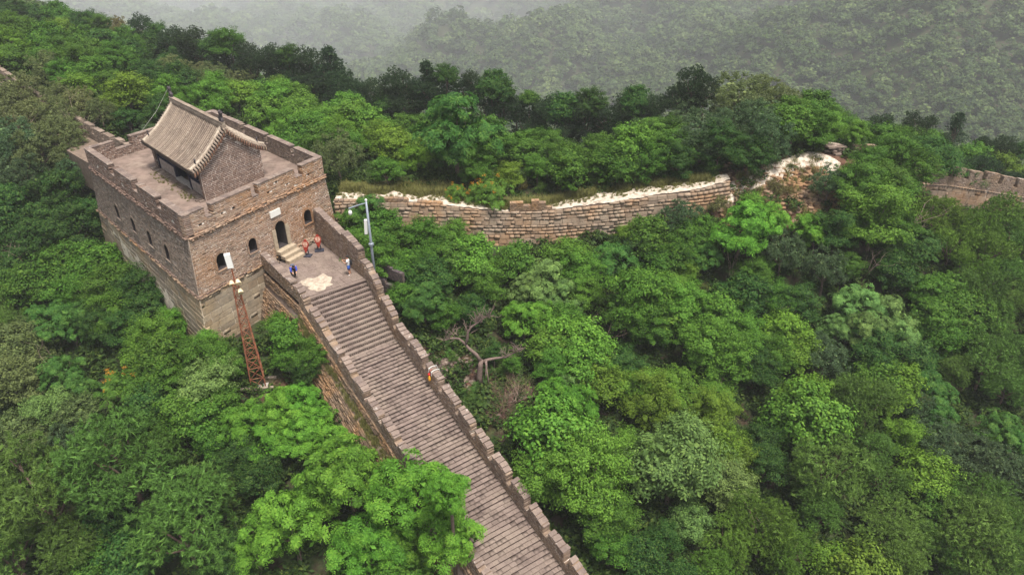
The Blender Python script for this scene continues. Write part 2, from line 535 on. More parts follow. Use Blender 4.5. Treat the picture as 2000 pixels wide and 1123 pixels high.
CTRL = np.array([
    # round the tower
    (-21.5, 39.5, -4.3), (-17.9, 38.5, -5.0), (-16, 43, -4.3), (-18, 46, -4.0), (-26, 43, -5.5), (-31, 48, -5.6), (-39, 57, -5.2), (-36, 63, -1.0), (-29, 68, .5), (-22, 62, .5),
    (-25, 52, -4), (-30, 58, -3), (-42, 67, 3.0), (-52, 75, 4.3), (-58, 80, 5.2), (-70, 93, 6), (-85, 115, 5.5), (-105, 150, 3), (-46, 62, -1), (-56, 68, -.5), (-66, 76, 1.0), (-80, 88, 2),
    # left slope
    (-32, 40, -8.0), (-40, 46, -8.0), (-28, 33, -11.5), (-45, 36, -12.5), (-15, 31, -10.5), (-20, 25, -14.5), (-11, 25, -13), (-55, 54, -8), (-70, 62, -9), (-62, 42, -15), (-35, 22, -19), (-10, 15, -17),
    (-13.5, 36.5, -7.0), (-9, 31, -9.8), (-4, 25, -13), (0, 18, -15), (-22, 34, -8.5), (-55, 25, -20), (-80, 45, -17),
    # gully between stairs and stone wall
    (-2, 40, -6.3), (-6.5, 42.5, -5.0), (-8, 46.5, -3.3), (-10, 50, -2.2), (-13, 51.5, -1.6), (3, 33, -9.3), (7, 28, -11.5), (10, 20, -15), (0, 53, -5.0), (-6, 52, -4.0), (9, 53.5, -4.8), (15, 54.3, -3.5), (20, 55, -1.4), (25, 56.3, .2), (31, 58, 1.2), (36, 58, -1), (45, 59.5, -4.2), (55, 61, -6.5),
    (0, 47, -7.0), (5, 42, -8.6), (15, 46, -8.0), (14, 36, -11.5), (25, 47, -7.5), (29, 36, -13), (40, 48, -9.5), (46, 36, -14.5), (20, 25, -16), (35, 25, -18), (56, 48, -12), (60, 30, -18), (70, 60, -12),
    # behind the wall
    (-10, 57, 1.9), (-10, 61, 1.6), (-2, 58, .8), (0, 62, .2), (6, 59, .4), (9, 61, .8), (14, 59.5, 1.5), (17, 62, 1.5), (22, 59.5, 2.5), (27, 61, 3.7), (29.5, 62, 3.9), (33, 61.5, 2.6), (40, 65.5, 0), (50, 69, -3), (62, 75, -7),
    (-15, 68, .2), (0, 70, -1.5), (12, 70, -.8), (22, 71, .5), (32, 72, 0), (-15, 80, -1), (-22, 92, -2.5), (0, 84, -6), (20, 84, -6), (40, 84, -8), (60, 86, -12), (80, 90, -16),
    (-40, 85, 2), (-60, 105, 2), (-40, 108, -3), (-80, 130, 2), (-60, 140, -7), (-20, 110, -10), (10, 108, -17), (50, 108, -19), (90, 105, -22), (-110, 100, 5), (-130, 140, 8), (-120, 60, -8), (-100, 180, -4)], float)

def _tps(P, Z):
    n = len(P)
    d = np.linalg.norm(P[:, None] - P[None], axis=2)
    K = d ** 2 * np.log(d + 1e-9) + np.eye(n) * 12.0
    A = np.zeros((n + 3, n + 3))
    A[:n, :n] = K; A[:n, n] = 1; A[:n, n + 1:] = P; A[n, :n] = 1; A[n + 1:, :n] = P.T
    return np.linalg.solve(A, np.concatenate([Z, np.zeros(3)]))
_CP = CTRL[:, :2]
_CW = _tps(_CP, CTRL[:, 2])
_ph = RNG.uniform(0, 6.28, 40)

def wavy(x, y, k, seed):
    """cheap smooth noise"""
    r = np.random.default_rng(seed)
    out = 0
    for i in range(6):
        a = r.uniform(0, 2 * math.pi); f = k * r.uniform(.6, 1.7)
        out = out + np.sin(x * math.cos(a) * f + y * math.sin(a) * f + r.uniform(0, 6.28))
    return out / 3.0

FT = [-.9, -.5, -.3, -.1, .12, .30, .45, .62, .9]        # bearing (x / y)
FY = [1700, 1250, 900, 620, 500, 400, 350, 290, 260]     # where the far slopes come into view over the ridge
FR_ = [.18, .19, .218, .262, .285, .292, .310, .335, .345]
FY2 = [5200, 4400, 3000, 1700, 1150, 800, 620, 470, 430]  # further up the slopes
def far_edge(x, y):
    t = np.clip(x / np.maximum(y, 60), -.9, .9)
    Y0 = np.interp(t, FT, FY)
    return Y0, CAM_H - Y0 * np.interp(t, FT, FR_)

def far_z(x, y):
    t = np.clip(x / np.maximum(y, 60), -.9, .9)
    Y0, Z0 = far_edge(x, y)
    Y1 = np.interp(t, FT, FY2); Z1 = CAM_H - .1254 * Y1
    q = np.maximum(0, (y - Y0) / (Y1 - Y0))
    z = Z0 + (Z1 - Z0) * np.minimum(q, 1) + .25 * np.maximum(0, y - Y1)
    ln = np.log(np.maximum(y, 100.0))
    spur = y * (.040 * wavy(t * 9 + ln * 2.2, ln * 5.0 - t * 3, 1.0, 5) + .024 * wavy(t * 24 + ln * 6, ln * 13, 1.0, 6))
    z = z + spur * smooth(-.05, .25, q + 0 * z)
    return np.where(z > 8, 8 + 10 * np.tanh((z - 8) / 30.0), z)

def ground_z(x, y):
    x = np.asarray(x, float); y = np.asarray(y, float)
    sh = x.shape
    X = np.clip(x.ravel(), -150, 100); Y = np.clip(y.ravel(), 5, 190)
    Q = np.stack([X, Y], 1)
    out = np.empty(len(Q))
    for i in range(0, len(Q), 20000):
        q = Q[i:i + 20000]
        d = np.linalg.norm(q[:, None] - _CP[None], axis=2)
        out[i:i + 20000] = (d ** 2 * np.log(d + 1e-9)) @ _CW[:-3] + _CW[-3] + q @ _CW[-2:]
    near = out.reshape(sh) + .25 * wavy(x, y, .55, 8)
    yb = 104 + np.maximum(0, -x) * .62 - np.maximum(0, x - 40) * .12
    side = smooth(100, 170, x) + smooth(-150, -230, x)
    near = near - 10 * side
    Y0, Z0 = far_edge(x, y)
    t = np.clip((y - yb) / np.maximum(40, Y0 - yb), 0, 1)
    mid = (near * (1 - smooth(0, 50, y - yb)) + (-14) * smooth(0, 50, y - yb))
    slope = mid + (Z0 - mid) * t ** .62
    f = smooth(-.08, .04, (y - Y0) / Y0)
    return np.where(y < yb, near, slope * (1 - f) + far_z(x, y) * f)

def axis(lo, hi, fine_lo, fine_hi, step, grow=1.10, mx=9.0):
    c = list(np.arange(fine_lo, fine_hi + step / 2, step))
    s, a = step, fine_hi
    while a < hi:
        s = min(mx, s * grow); a += s; c.append(a)
    s, a = step, fine_lo
    while a > lo:
        s = min(mx, s * grow); a -= s; c.insert(0, a)
    return np.array(c)

gx = axis(-6200, 1900, -70, 62, .9, 1.07, 60.0)
gy = axis(-60, 8000, 14, 100, .9, 1.07, 50.0)
GX, GY = np.meshgrid(gx, gy)
GZ = ground_z(GX, GY)
nx, ny = len(gx), len(gy)
idx = np.arange(nx * ny).reshape(ny, nx)
gf = np.stack([idx[:-1, :-1], idx[:-1, 1:], idx[1:, 1:], idx[1:, :-1]], -1).reshape(-1, 4)
gme = mesh_np('ground', np.stack([GX, GY, GZ], -1).reshape(-1, 3), gf, M['ground'], True)
def soil_mask(x, y):
    """bare reddish earth: the collapsed part of the wall, the gap round the dead tree, the mast foot"""
    m = np.zeros_like(x)
    n = wavy(x, y, .8, 12) * .35
    for cx, cy, rx, ry in ((24.5, 58.2, 8.0, 3.0), (31, 60, 4, 4), (-4.5, 40.3, 2.6, 2.4), (-15.8, 37.6, 1.6, 1.4), (-1.5, 38, 1.6, 1.5), (-3, 57.5, 16, 1.6), (9, 58.7, 9, 1.6)):
        m = np.maximum(m, smooth(1.25, .7, np.hypot((x - cx) / rx, (y - cy) / ry) + n))
    return m
at = gme.attributes.new('soil', 'FLOAT', 'POINT')
at.data.foreach_set('value', soil_mask(GX, GY).astype(np.float32).ravel())
ground = link('ground', gme)
tag(ground, kind='structure')
def gz_fast(x, y):
    """height of the ground MESH (bilinear on its grid)"""
    x = np.asarray(x, float); y = np.asarray(y, float)
    i = np.clip(np.searchsorted(gx, x) - 1, 0, nx - 2); j = np.clip(np.searchsorted(gy, y) - 1, 0, ny - 2)
    tx = np.clip((x - gx[i]) / (gx[i + 1] - gx[i]), 0, 1); ty = np.clip((y - gy[j]) / (gy[j + 1] - gy[j]), 0, 1)
    return (GZ[j, i] * (1 - tx) + GZ[j, i + 1] * tx) * (1 - ty) + (GZ[j + 1, i] * (1 - tx) + GZ[j + 1, i + 1] * tx) * ty
gz1 = lambda x, y: float(ground_z(np.array([x]), np.array([y]))[0])
# ------------------------------------------------------------------ brick faces
class Face:
    """planar-ish wall quad: corners at z0 and z1 (plan points), outward normal to the right of A->B seen from above is chosen by `out`"""
    def __init__(self, A0, B0, A1, B1, z0, z1, out):
        self.A0, self.B0, self.A1, self.B1 = [np.asarray(p, float) for p in (A0, B0, A1, B1)]
        self.z0, self.z1 = z0, z1
        u = unit(self.B0 - self.A0)
        self.u = np.array([u[0], u[1], 0])
        up = unit(np.array([*(self.A1 - self.A0), z1 - z0]) + np.array([*(self.B1 - self.B0), z1 - z0]))
        n = np.cross(self.u, up)
        n = unit(n)
        if n[0] * out[0] + n[1] * out[1] < 0: n = -n
        self.n = n
        self.w = unit(np.cross(n, self.u)); 
        if self.w[2] < 0: self.w = -self.w
    def ends(self, z):
        t = (z - self.z0) / (self.z1 - self.z0)
        return self.A0 + (self.A1 - self.A0) * t, self.B0 + (self.B1 - self.B0) * t
    def P(self, s, z, d=0.0):
        a, b = self.ends(z)
        sa, sb = self.srange(z)
        p = a + (b - a) * ((s - sa) / (sb - sa))
        return np.array([p[0], p[1], z]) + self.n * d
    def srange(self, z):
        a, b = self.ends(z)
        return (a - self.A0) @ self.u[:2], (b - self.A0) @ self.u[:2]

def arch_in(s, z, a, grow=0.0):
    sc, hw, z0, z1 = a
    hw = hw + grow
    if z < z0 - grow or abs(s - sc) > hw: return False
    return z < z1 or (s - sc) ** 2 + (z - z1) ** 2 < hw * hw

def face_bricks(F, arches=(), hc=.13, bl=.44, joint=.034, depth=.12, proud=.02, rnd=random, wear=0.0, lenvar=.25, hvar=0.0, ring=.16):
    out = []
    z = F.z0
    k = 0
    while z < F.z1 - hc * .4:
        h = hc * (1 + rnd.uniform(-hvar, hvar))
        h = min(h, F.z1 - z)
        zc = z + h / 2
        s0, s1 = F.srange(zc)
        s = s0 - (0 if k % 2 == 0 else bl * .5)
        while s < s1 - .03:
            L = bl * rnd.uniform(1 - lenvar, 1 + lenvar)
            a, b = max(s, s0), min(s + L, s1)
            s += L
            if b - a < .07: continue
            sc = (a + b) / 2
            if any(arch_in(q, zc, A, ring) for A in arches for q in (a + .03, sc, b - .03)):
                # keep the piece of the brick outside the opening
                keep = None
                for A in arches:
                    if arch_in(sc, zc, A, ring + .3):
                        hw = A[1] + ring
                        lim = hw if zc < A[3] else math.sqrt(max(0, hw * hw - (zc - A[3]) ** 2))
                        if a < A[0] - lim - .07: keep = (a, A[0] - lim)
                        elif b > A[0] + lim + .07: keep = (A[0] + lim, b)
                if keep is None: continue
                a, b = keep; sc = (a + b) / 2
            if wear and rnd.random() < wear: continue
            pr = proud + rnd.uniform(-.012, .012)
            c = F.P(sc, zc, pr - depth / 2)
            out.append((c, F.u * (b - a - joint) / 2, F.w * (h - joint) / 2, F.n * depth / 2))
        z += h
        k += 1
    return out

def face_backing(F, arches, name, mat, parent, cell=.12, rec=0.0, s_pad=0.0):
    mb_v, mb_f = [], []
    nz = max(1, int(round((F.z1 - F.z0) / cell)))
    smin = min(F.srange(F.z0)[0], F.srange(F.z1)[0]); smax = max(F.srange(F.z0)[1], F.srange(F.z1)[1])
    if not arches:
        vs = [np.array([*p, z]) + F.n * rec for z in (F.z0, F.z1) for p in F.ends(z)]
        return MB().add(vs, [(0, 1, 3, 2)]).build(name, mat, parent)
    ns = int(round((smax - smin) / cell))
    for j in range(nz + 1):
        z = F.z0 + (F.z1 - F.z0) * j / nz
        a, b = F.srange(z)
        for i in range(ns + 1):
            mb_v.append(F.P(min(max(smin + (smax - smin) * i / ns, a), b), z, rec))
    for j in range(nz):
        for i in range(ns):
            s = smin + (smax - smin) * (i + .5) / ns; z = F.z0 + (F.z1 - F.z0) * (j + .5) / nz
            if any(arch_in(s, z, A, .04) for A in arches): continue
            q = j * (ns + 1) + i
            mb_f.append((q, q + 1, q + ns + 2, q + ns + 1))
    return MB().add(mb_v, mb_f).build(name, mat, parent)

def arch_profile(A, n=9):
    sc, hw, z0, z1 = A
    pts = [(sc - hw, z0), (sc + hw, z0)]
    for i in range(n + 1):
        w = math.pi * i / n
        pts.append((sc + hw * math.cos(w), z1 + hw * math.sin(w)))
    return pts

def opening(F, A, name, parent, depth=1.3, mat='inside_shade', ringmat='brick_front', ring=2, jambs=False):
    """arched recess with a brick ring round its head"""
    prof = arch_profile(A)
    mb = MB()
    mb.loft([[F.P(s, z, .015) for s, z in prof], [F.P(s, z, -depth) for s, z in prof]], cap=False)
    mb.add([F.P(s, z, -depth) for s, z in prof], [tuple(range(len(prof)))])
    o = mb.build(name, M[mat], parent)
    sc, hw, z0, z1 = A
    n = max(11, int(math.pi * hw / .085))
    for i in range(n):
        w = math.pi * (i + .5) / n
        mid = hw + .085
        c = F.P(sc + mid * math.cos(w), z1 + mid * math.sin(w), .02)
        rad = F.u * math.cos(w) + F.w * math.sin(w)
        tan = -F.u * math.sin(w) + F.w * math.cos(w)
        piece('arch_brick', (c, rad * .085, tan * (math.pi * mid / n / 2 - .012), F.n * .045), block_set(M[ringmat], 0.0, .04), o)
    if jambs:
        z = z0 + .065; k = 0
        while z < z1:
            for sg in (-1, 1):
                w_ = .085 if k % 2 else .07
                piece('jamb_brick', (F.P(sc + sg * (hw + w_ + .005), z, .015), F.u * w_, F.w * .05, F.n * .045), block_set(M[ringmat], 0.0, .04), o)
            z += .13; k += 1
        piece('sill', (F.P(sc, z0 - .05, .03), F.u * (hw + .12), F.w * .045, F.n * .07), block_set(M[ringmat], 0.0, .04), o)
    return o

tower = thing('watchtower', (-25, 53, -5), 'square brick watchtower with battlements on a pale stone base at the head of the stairs', 'watchtower')
Z_ST, Z_CO, Z_FL = .35, 4.78, 5.0
lev = {  # plan corners by level: front, right, back, left
    'top': (TF, TR, TB, TL),
    'stone': (np.array([-21.66, 40.55]), np.array([-14.95, 52.9]), np.array([-29.6, 67.8]), np.array([-36.7, 55.9])),
    'foot': (np.array([-21.80, 40.2]), np.array([-14.6, 53.4]), np.array([-30.2, 69.2]), np.array([-38.1, 57.3]))}
n_front = np.array([E1[1], -E1[0]])
e2 = unit(TL - TF); n_left = np.array([-e2[1], e2[0]])
if n_left @ np.array([-1, -1]) < 0: n_left = -n_left
FR = Face(lev['stone'][0], lev['stone'][1], TF, TR, Z_ST, Z_CO, n_front)
LF = Face(lev['stone'][0], lev['stone'][3], TF, TL, Z_ST, Z_CO, n_left)
RT = Face(lev['stone'][1], lev['stone'][2], TR, TB, Z_ST, Z_CO, -n_left)
BK = Face(lev['stone'][3], lev['stone'][2], TL, TB, Z_ST, Z_CO, -n_front)
door = (8.05, .50, .88, 2.55)
wins_f = [(2.40, .42, 1.62, 2.42), (5.25, .37, 1.68, 2.42), (11.0, .40, 1.68, 2.45)]
wins_l = [(4.75, .40, 1.60, 2.42), (8.05, .40, 1.60, 2.42), (11.45, .40, 1.60, 2.40), (15.1, .40, 1.58, 2.40)]
rb = random.Random(3)
face_backing(FR, wins_f + [door], 'wall_front', M['mortar'], tower)
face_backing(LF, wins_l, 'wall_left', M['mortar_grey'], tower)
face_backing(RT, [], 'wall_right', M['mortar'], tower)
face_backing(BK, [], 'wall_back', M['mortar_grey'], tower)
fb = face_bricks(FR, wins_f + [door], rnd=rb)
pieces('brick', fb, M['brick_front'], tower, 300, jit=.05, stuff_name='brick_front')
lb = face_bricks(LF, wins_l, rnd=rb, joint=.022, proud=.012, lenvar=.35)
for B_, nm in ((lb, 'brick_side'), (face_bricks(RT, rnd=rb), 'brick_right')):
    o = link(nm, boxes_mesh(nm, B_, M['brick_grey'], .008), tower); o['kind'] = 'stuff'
for A in wins_f:
    opening(FR, A, 'window', tower, jambs=True)
for A in wins_l:
    opening(LF, A, 'window', tower, ringmat='brick_grey', jambs=True)
dr = opening(FR, door, 'doorway', tower, depth=2.2)
sc, hw, z0, z1 = door
for sgn in (-1, 1):                                        # dressed stone jambs
    for j in range(3):
        zc = z0 + .28 + j * .56
        c = FR.P(sc + sgn * (hw + .17), zc, .03)
        piece('jamb_stone', (c, FR.u * .165, FR.w * .27, FR.n * .07), block_set(M['door_stone'], .06, .03), dr)
pq = MB().box(FR.P(7.83, 3.80, .06), FR.u * .50, FR.w * .25, FR.n * .05).build('plaque', M['plaque_white'], tower)
pq['label'] = 'blank white plaque above the doorway'

# stone base: dressed blocks, each its own piece
FS = Face(lev['foot'][0], lev['foot'][1], lev['stone'][0], lev['stone'][1], -5.6, Z_ST - .1, n_front)
LS = Face(lev['foot'][0], lev['foot'][3], lev['stone'][0], lev['stone'][3], -5.6, Z_ST - .1, n_left)
RS = Face(lev['foot'][1], lev['foot'][2], lev['stone'][1], lev['stone'][2], -5.6, Z_ST - .1, -n_left)
BS = Face(lev['foot'][3], lev['foot'][2], lev['stone'][3], lev['stone'][2], -5.6, Z_ST - .1, -n_front)
for Fc, nm in ((FS, 'base_front'), (LS, 'base_left'), (RS, 'base_right'), (BS, 'base_back')):
    face_backing(Fc, [], nm, M['mortar_pale'], tower)
rs = random.Random(11)
sb = face_bricks(FS, hc=.50, bl=1.05, joint=.06, depth=.3, proud=.05, rnd=rs, lenvar=.4, hvar=.25)
sb = [b for b in sb if (b[0][:2] - FS.A0) @ FS.u[:2] < 9.0 and b[0][2] > -4.9]
sl = face_bricks(LS, hc=.50, bl=1.15, joint=.06, depth=.3, proud=.05, rnd=rs, lenvar=.4, hvar=.22)
pieces('stone_block', sb + sl, M['tower_stone'], tower, 300, bevel=.06, jit=.05, stuff_name='stone_rest')

# eroded ledge between stone and brick, saw-tooth cornice under the parapet
def ledge(F, z, h, out, name, mat, size, wear, tilt=0.0, rnd=random.Random(5)):
    B = []
    s0, s1 = F.srange(z)
    s = s0
    while s < s1:
        L = size * rnd.uniform(.6, 1.4)
        if rnd.random() > wear:
            hh = h * rnd.uniform(.6, 1.25)
            oo = out * rnd.uniform(.5, 1.25)
            a = tilt + rnd.uniform(-.15, .15)
            u = F.u * math.cos(a) + F.n * math.sin(a); n = F.n * math.cos(a) - F.u * math.sin(a)
            B.append((F.P(s + L / 2, z + rnd.uniform(-.03, .03), oo / 2 - .05), u * (L * .47), F.w * hh / 2, n * (oo / 2 + .06)))
        s += L
    o = link(name, boxes_mesh(name, B, mat, .012), tower); o['kind'] = 'stuff'
ledge(FR, Z_ST - .02, .13, .13, 'ledge', M['rubble_stone'], .26, .12)
ledge(FR, Z_ST + .12, .10, .08, 'ledge', M['brick_brown'], .24, .2)
ledge(LF, Z_ST - .02, .14, .16, 'ledge', M['rubble_stone'], .28, .10)
ledge(LF, Z_ST + .13, .10, .09, 'ledge', M['brick_brown'], .26, .2)
for F_, m_ in ((FR, 'brick_front'), (LF, 'brick_brown'), (RT, 'brick_grey'), (BK, 'brick_grey')):
    ledge(F_, Z_CO - .12, .10, .10, 'cornice', M[m_], .30, .10, tilt=.7)
    ledge(F_, Z_CO + .0, .10, .16, 'cornice', M[m_], .36, .12)
    ledge(F_, Z_CO + .11, .10, .08, 'cornice', M[m_], .36, .04)

# roof terrace
fl = MB().prism([TF * .995 + TB * .005, TR, TB, TL], Z_FL - .5, Z_FL).build('terrace_floor', M['terrace'], tower)

# ------------------------------------------------------------------ parapets: full-thickness bricks in courses along a (possibly sloping) base line
def parapet_work(A, B, top, thick, inn, hc=.125, bl=.42, joint=.03, rnd=random, holes=()):
    """A,B base ends (3D) of the OUTER foot; inn = unit plan vector towards the inner face; top(s)=height above base line"""
    A = np.asarray(A, float); B = np.asarray(B, float)
    L = np.linalg.norm((B - A)[:2])
    u3 = (B - A) / L                        # per metre of plan run
    un = unit(B - A)
    n = np.array([inn[0], inn[1], 0.0])
    w = unit(np.cross(n, un)); w = w if w[2] > 0 else -w
    out = []
    hmax = max(top(s) for s in np.linspace(.01, L - .01, 240))
    k = 0
    while (k + .5) * hc < hmax:
        hcen = (k + .5) * hc
        s = -(0 if k % 2 == 0 else bl / 2)
        while s < L:
            l = bl * rnd.uniform(.85, 1.15)
            a, b = max(0, s), min(L, s + l)
            s += l
            if b - a < .05: continue
            # trim to the part under the top line
            qs = [q for q in np.linspace(a, b, 7) if top(min(max(q, .005), L - .005)) >= hcen - hc * .1]
            if len(qs) < 2: continue
            a2, b2 = min(qs), max(qs)
            if b2 - a2 < .06: continue
            sc = (a2 + b2) / 2
            if any(abs(sc - hs) < .16 and abs(hcen - hz) < hc * .8 for hs, hz in holes): continue
            c = A + u3 * sc + np.array([0, 0, hcen]) + n * (thick / 2 + rnd.uniform(-.012, .012))
            out.append((c, un * (b2 - a2) * (np.linalg.norm(u3)) / 2 - un * joint / 2, w * (hc - joint) / 2, n * thick / 2))
        k += 1
    return out

def parapet_core(A, B, top, thick, inn, rec=.018, step=.10, holes=()):
    """mortar body of the parapet: two faces, a cap, cut by loopholes"""
    A = np.asarray(A, float); B = np.asarray(B, float)
    L = np.linalg.norm((B - A)[:2])
    u3 = (B - A) / L
    n = np.array([inn[0], inn[1], 0.0])
    ss = np.unique(np.concatenate([np.arange(.03, L - .03, step), [L - .03]]))
    mb = MB()
    for i in range(len(ss) - 1):
        a, b = ss[i] , ss[i + 1]
        h = min(top((a + b) / 2), top(max(a - .07, .03)), top(min(b + .07, L - .03))) - rec - .03
        bands = [(0, h)]
        for hs, hz in holes:
            if abs((a + b) / 2 - hs) < .12: bands = [(0, hz - .11), (hz + .11, h)]
        for z0, z1 in bands:
            pa0, pb0 = A + u3 * a + (0, 0, z0), A + u3 * b + (0, 0, z0)
            pa1, pb1 = A + u3 * a + (0, 0, z1), A + u3 * b + (0, 0, z1)
            o1, o2 = n * rec, n * (thick - rec)
            vs = [pa0 + o1, pb0 + o1, pb1 + o1, pa1 + o1, pa0 + o2, pb0 + o2, pb1 + o2, pa1 + o2]
            mb.add(vs, [(0, 1, 2, 3), (7, 6, 5, 4), (3, 2, 6, 7), (0, 3, 7, 4), (1, 5, 6, 2)])
    return mb

def steps_top(lo, hi, spans):
    def f(s):
        for a, b, *h in spans:
            if a <= s <= b: return h[0] if h else hi
        return lo
    return f

def tower_parapet(a, b, inn, spans, mat, core, name, lo=.74, hi=1.47, holes=()):
    A, B = np.array([*a, Z_CO + .17]), np.array([*b, Z_CO + .17])
    top = steps_top(lo - .02, hi - .02, spans)
    w = parapet_work(A, B, top, .46, inn, rnd=rb, holes=holes)
    parapet_core(A, B, top, .46, inn, holes=holes).build(name, M[core], tower)
    # dark blocks in the loopholes, painted in for the shade inside
    uu = np.array([*unit(np.asarray(b) - np.asarray(a)), 0]); nn_ = np.array([*inn, 0])
    for hs, hz in holes:
        MB().box(A + uu * hs + nn_ * .23 + (0, 0, hz), uu * .12, np.array([0, 0, .11]), nn_ * .16).build('loophole_shade', M['inside_shade'], tower)
    # coping bricks on the merlons, laid across
    L = np.linalg.norm(np.asarray(b) - np.asarray(a)); u = np.array([*unit(np.asarray(b) - np.asarray(a)), 0])
    n = np.array([*inn, 0])
    cop = []
    for sp in spans:
        s = sp[0]
        while s < min(sp[1], L) - .08:
            l = min(rb.uniform(.36, .46), min(sp[1], L) - s)
            if rb.random() > .04:
                cop.append((A + u * (s + l / 2) + n * .23 + (0, 0, hi + .02), u * (l / 2 - .012), np.array([0, 0, .045]), n * .255))
            s += l
    ends = [0.0] + [q for sp in spans for q in (sp[0], min(sp[1], L))] + [L]
    for a_, b_ in zip(ends[0::2], ends[1::2]):                 # sills of the crenels
        s = a_
        while s < b_ - .05:
            l = min(rb.uniform(.24, .34), b_ - s)
            cop.append((A + u * (s + l / 2) + n * .23 + (0, 0, lo + .005), u * (l / 2 - .012), np.array([0, 0, .04]), n * .24))
            s += l
    return w, cop
# front, left, back, right sides (s measured along a->b)
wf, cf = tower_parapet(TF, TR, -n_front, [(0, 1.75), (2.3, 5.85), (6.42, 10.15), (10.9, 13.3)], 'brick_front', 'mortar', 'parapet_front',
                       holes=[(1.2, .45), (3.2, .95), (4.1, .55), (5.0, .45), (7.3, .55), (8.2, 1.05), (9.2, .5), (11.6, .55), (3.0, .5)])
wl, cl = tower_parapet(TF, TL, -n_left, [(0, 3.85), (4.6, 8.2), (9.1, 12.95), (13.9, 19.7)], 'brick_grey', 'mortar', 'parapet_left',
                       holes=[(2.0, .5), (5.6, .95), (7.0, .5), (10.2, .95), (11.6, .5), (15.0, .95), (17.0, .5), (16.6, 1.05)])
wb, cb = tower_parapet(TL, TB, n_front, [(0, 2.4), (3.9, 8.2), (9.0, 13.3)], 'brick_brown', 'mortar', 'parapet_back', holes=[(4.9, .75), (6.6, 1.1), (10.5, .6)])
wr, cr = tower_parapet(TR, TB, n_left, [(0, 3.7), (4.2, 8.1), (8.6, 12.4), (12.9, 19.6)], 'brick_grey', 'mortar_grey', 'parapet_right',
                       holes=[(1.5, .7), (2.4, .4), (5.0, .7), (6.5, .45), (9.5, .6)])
pieces('parapet_brick', wf, M['brick_front'], tower, 170, jit=.04, stuff_name='parapet_front_brick')
pieces('parapet_brick', wb, M['brick_brown'], tower, 60, jit=.04, stuff_name='parapet_back_brick')
pieces('parapet_brick', wl, M['brick_brown'], tower, 70, jit=.04, stuff_name='parapet_left_brick')
o = link('parapet_right_brick', boxes_mesh('parapet_right_brick', wr, M['brick_grey'], .008), tower); o['kind'] = 'stuff'
pieces('coping_brick', cf + cl + cb + cr, M['coping'], tower, 170, bevel=.08, jit=.04, stuff_name='coping_rest')
# ------------------------------------------------------------------ house on the tower roof
hut = thing('rooftop_house', (-25.2, 52.4, Z_FL), 'small brick gabled house with curved grey tiled roof on top of the watchtower', 'house')
HC = np.array([-22.6, 46.9]); HG = np.array([math.sin(math.radians(29)), math.cos(math.radians(29))]); HL = np.array([math.sin(math.radians(-43.8)), math.cos(math.radians(-43.8))])
GW, HLEN = 5.7, 10.1
def HP(x, s, z):                                       # x across the gable, s along the ridge
    p = HC + HG * x + HL * s
    return np.array([p[0], p[1], z])
hg3, hl3, zz3 = np.array([*HG, 0]), np.array([*HL, 0]), np.array([0, 0, 1.0])
n_g = np.array([HG[1], -HG[0], 0])                     # out of the near gable
PROF = [(-.62, 7.40), (-.2, 7.56), (.35, 7.83), (.95, 8.20), (1.55, 8.65), (2.15, 9.14), (2.6, 9.54), (2.85, 9.80)]
def roof_z(x):
    x = x if x <= GW / 2 else GW - x
    return float(np.interp(x, [p[0] for p in PROF], [p[1] for p in PROF]))
gtop = lambda x: roof_z(x) - .42
# wall bodies
def gable_body(s0, s1, name):
    xs = [0, .35, .95, 1.55, 2.15, 2.6, 2.85, 3.1, 3.55, 4.15, 4.75, 5.35, GW]
    ring = lambda s: [HP(0, s, Z_FL)] + [HP(x, s, gtop(x) - .01) for x in xs] + [HP(GW, s, Z_FL)]
    MB().loft([ring(s0), ring(s1)]).build(name, M['mortar'], hut)
gable_body(.0, .45, 'gable_wall')
gable_body(HLEN - .45, HLEN, 'gable_wall')
GF = Face(HC, HC + HG * GW, HC, HC + HG * GW, Z_FL, 9.4, n_g[:2])
rh = random.Random(21)
gb = [b for b in face_bricks(GF, rnd=rh, hc=.13, bl=.40, joint=.036, proud=.02) if b[0][2] + .05 < gtop((b[0][:2] - HC) @ HG)]
gb = [b for b in gb if min(gtop((b[0][:2] - HC) @ HG - np.linalg.norm(b[1])), gtop((b[0][:2] - HC) @ HG + np.linalg.norm(b[1]))) > b[0][2] - .02]
pieces('brick', gb, M['brick_brown'], hut, 300, jit=.04, stuff_name='gable_brick')
# back long wall, floor beam
MB().box(HP(GW - .2, HLEN / 2, 6.3), hl3 * (HLEN / 2 - .46), zz3 * 1.3, hg3 * .2).build('back_wall', M['brick_brown'], hut)
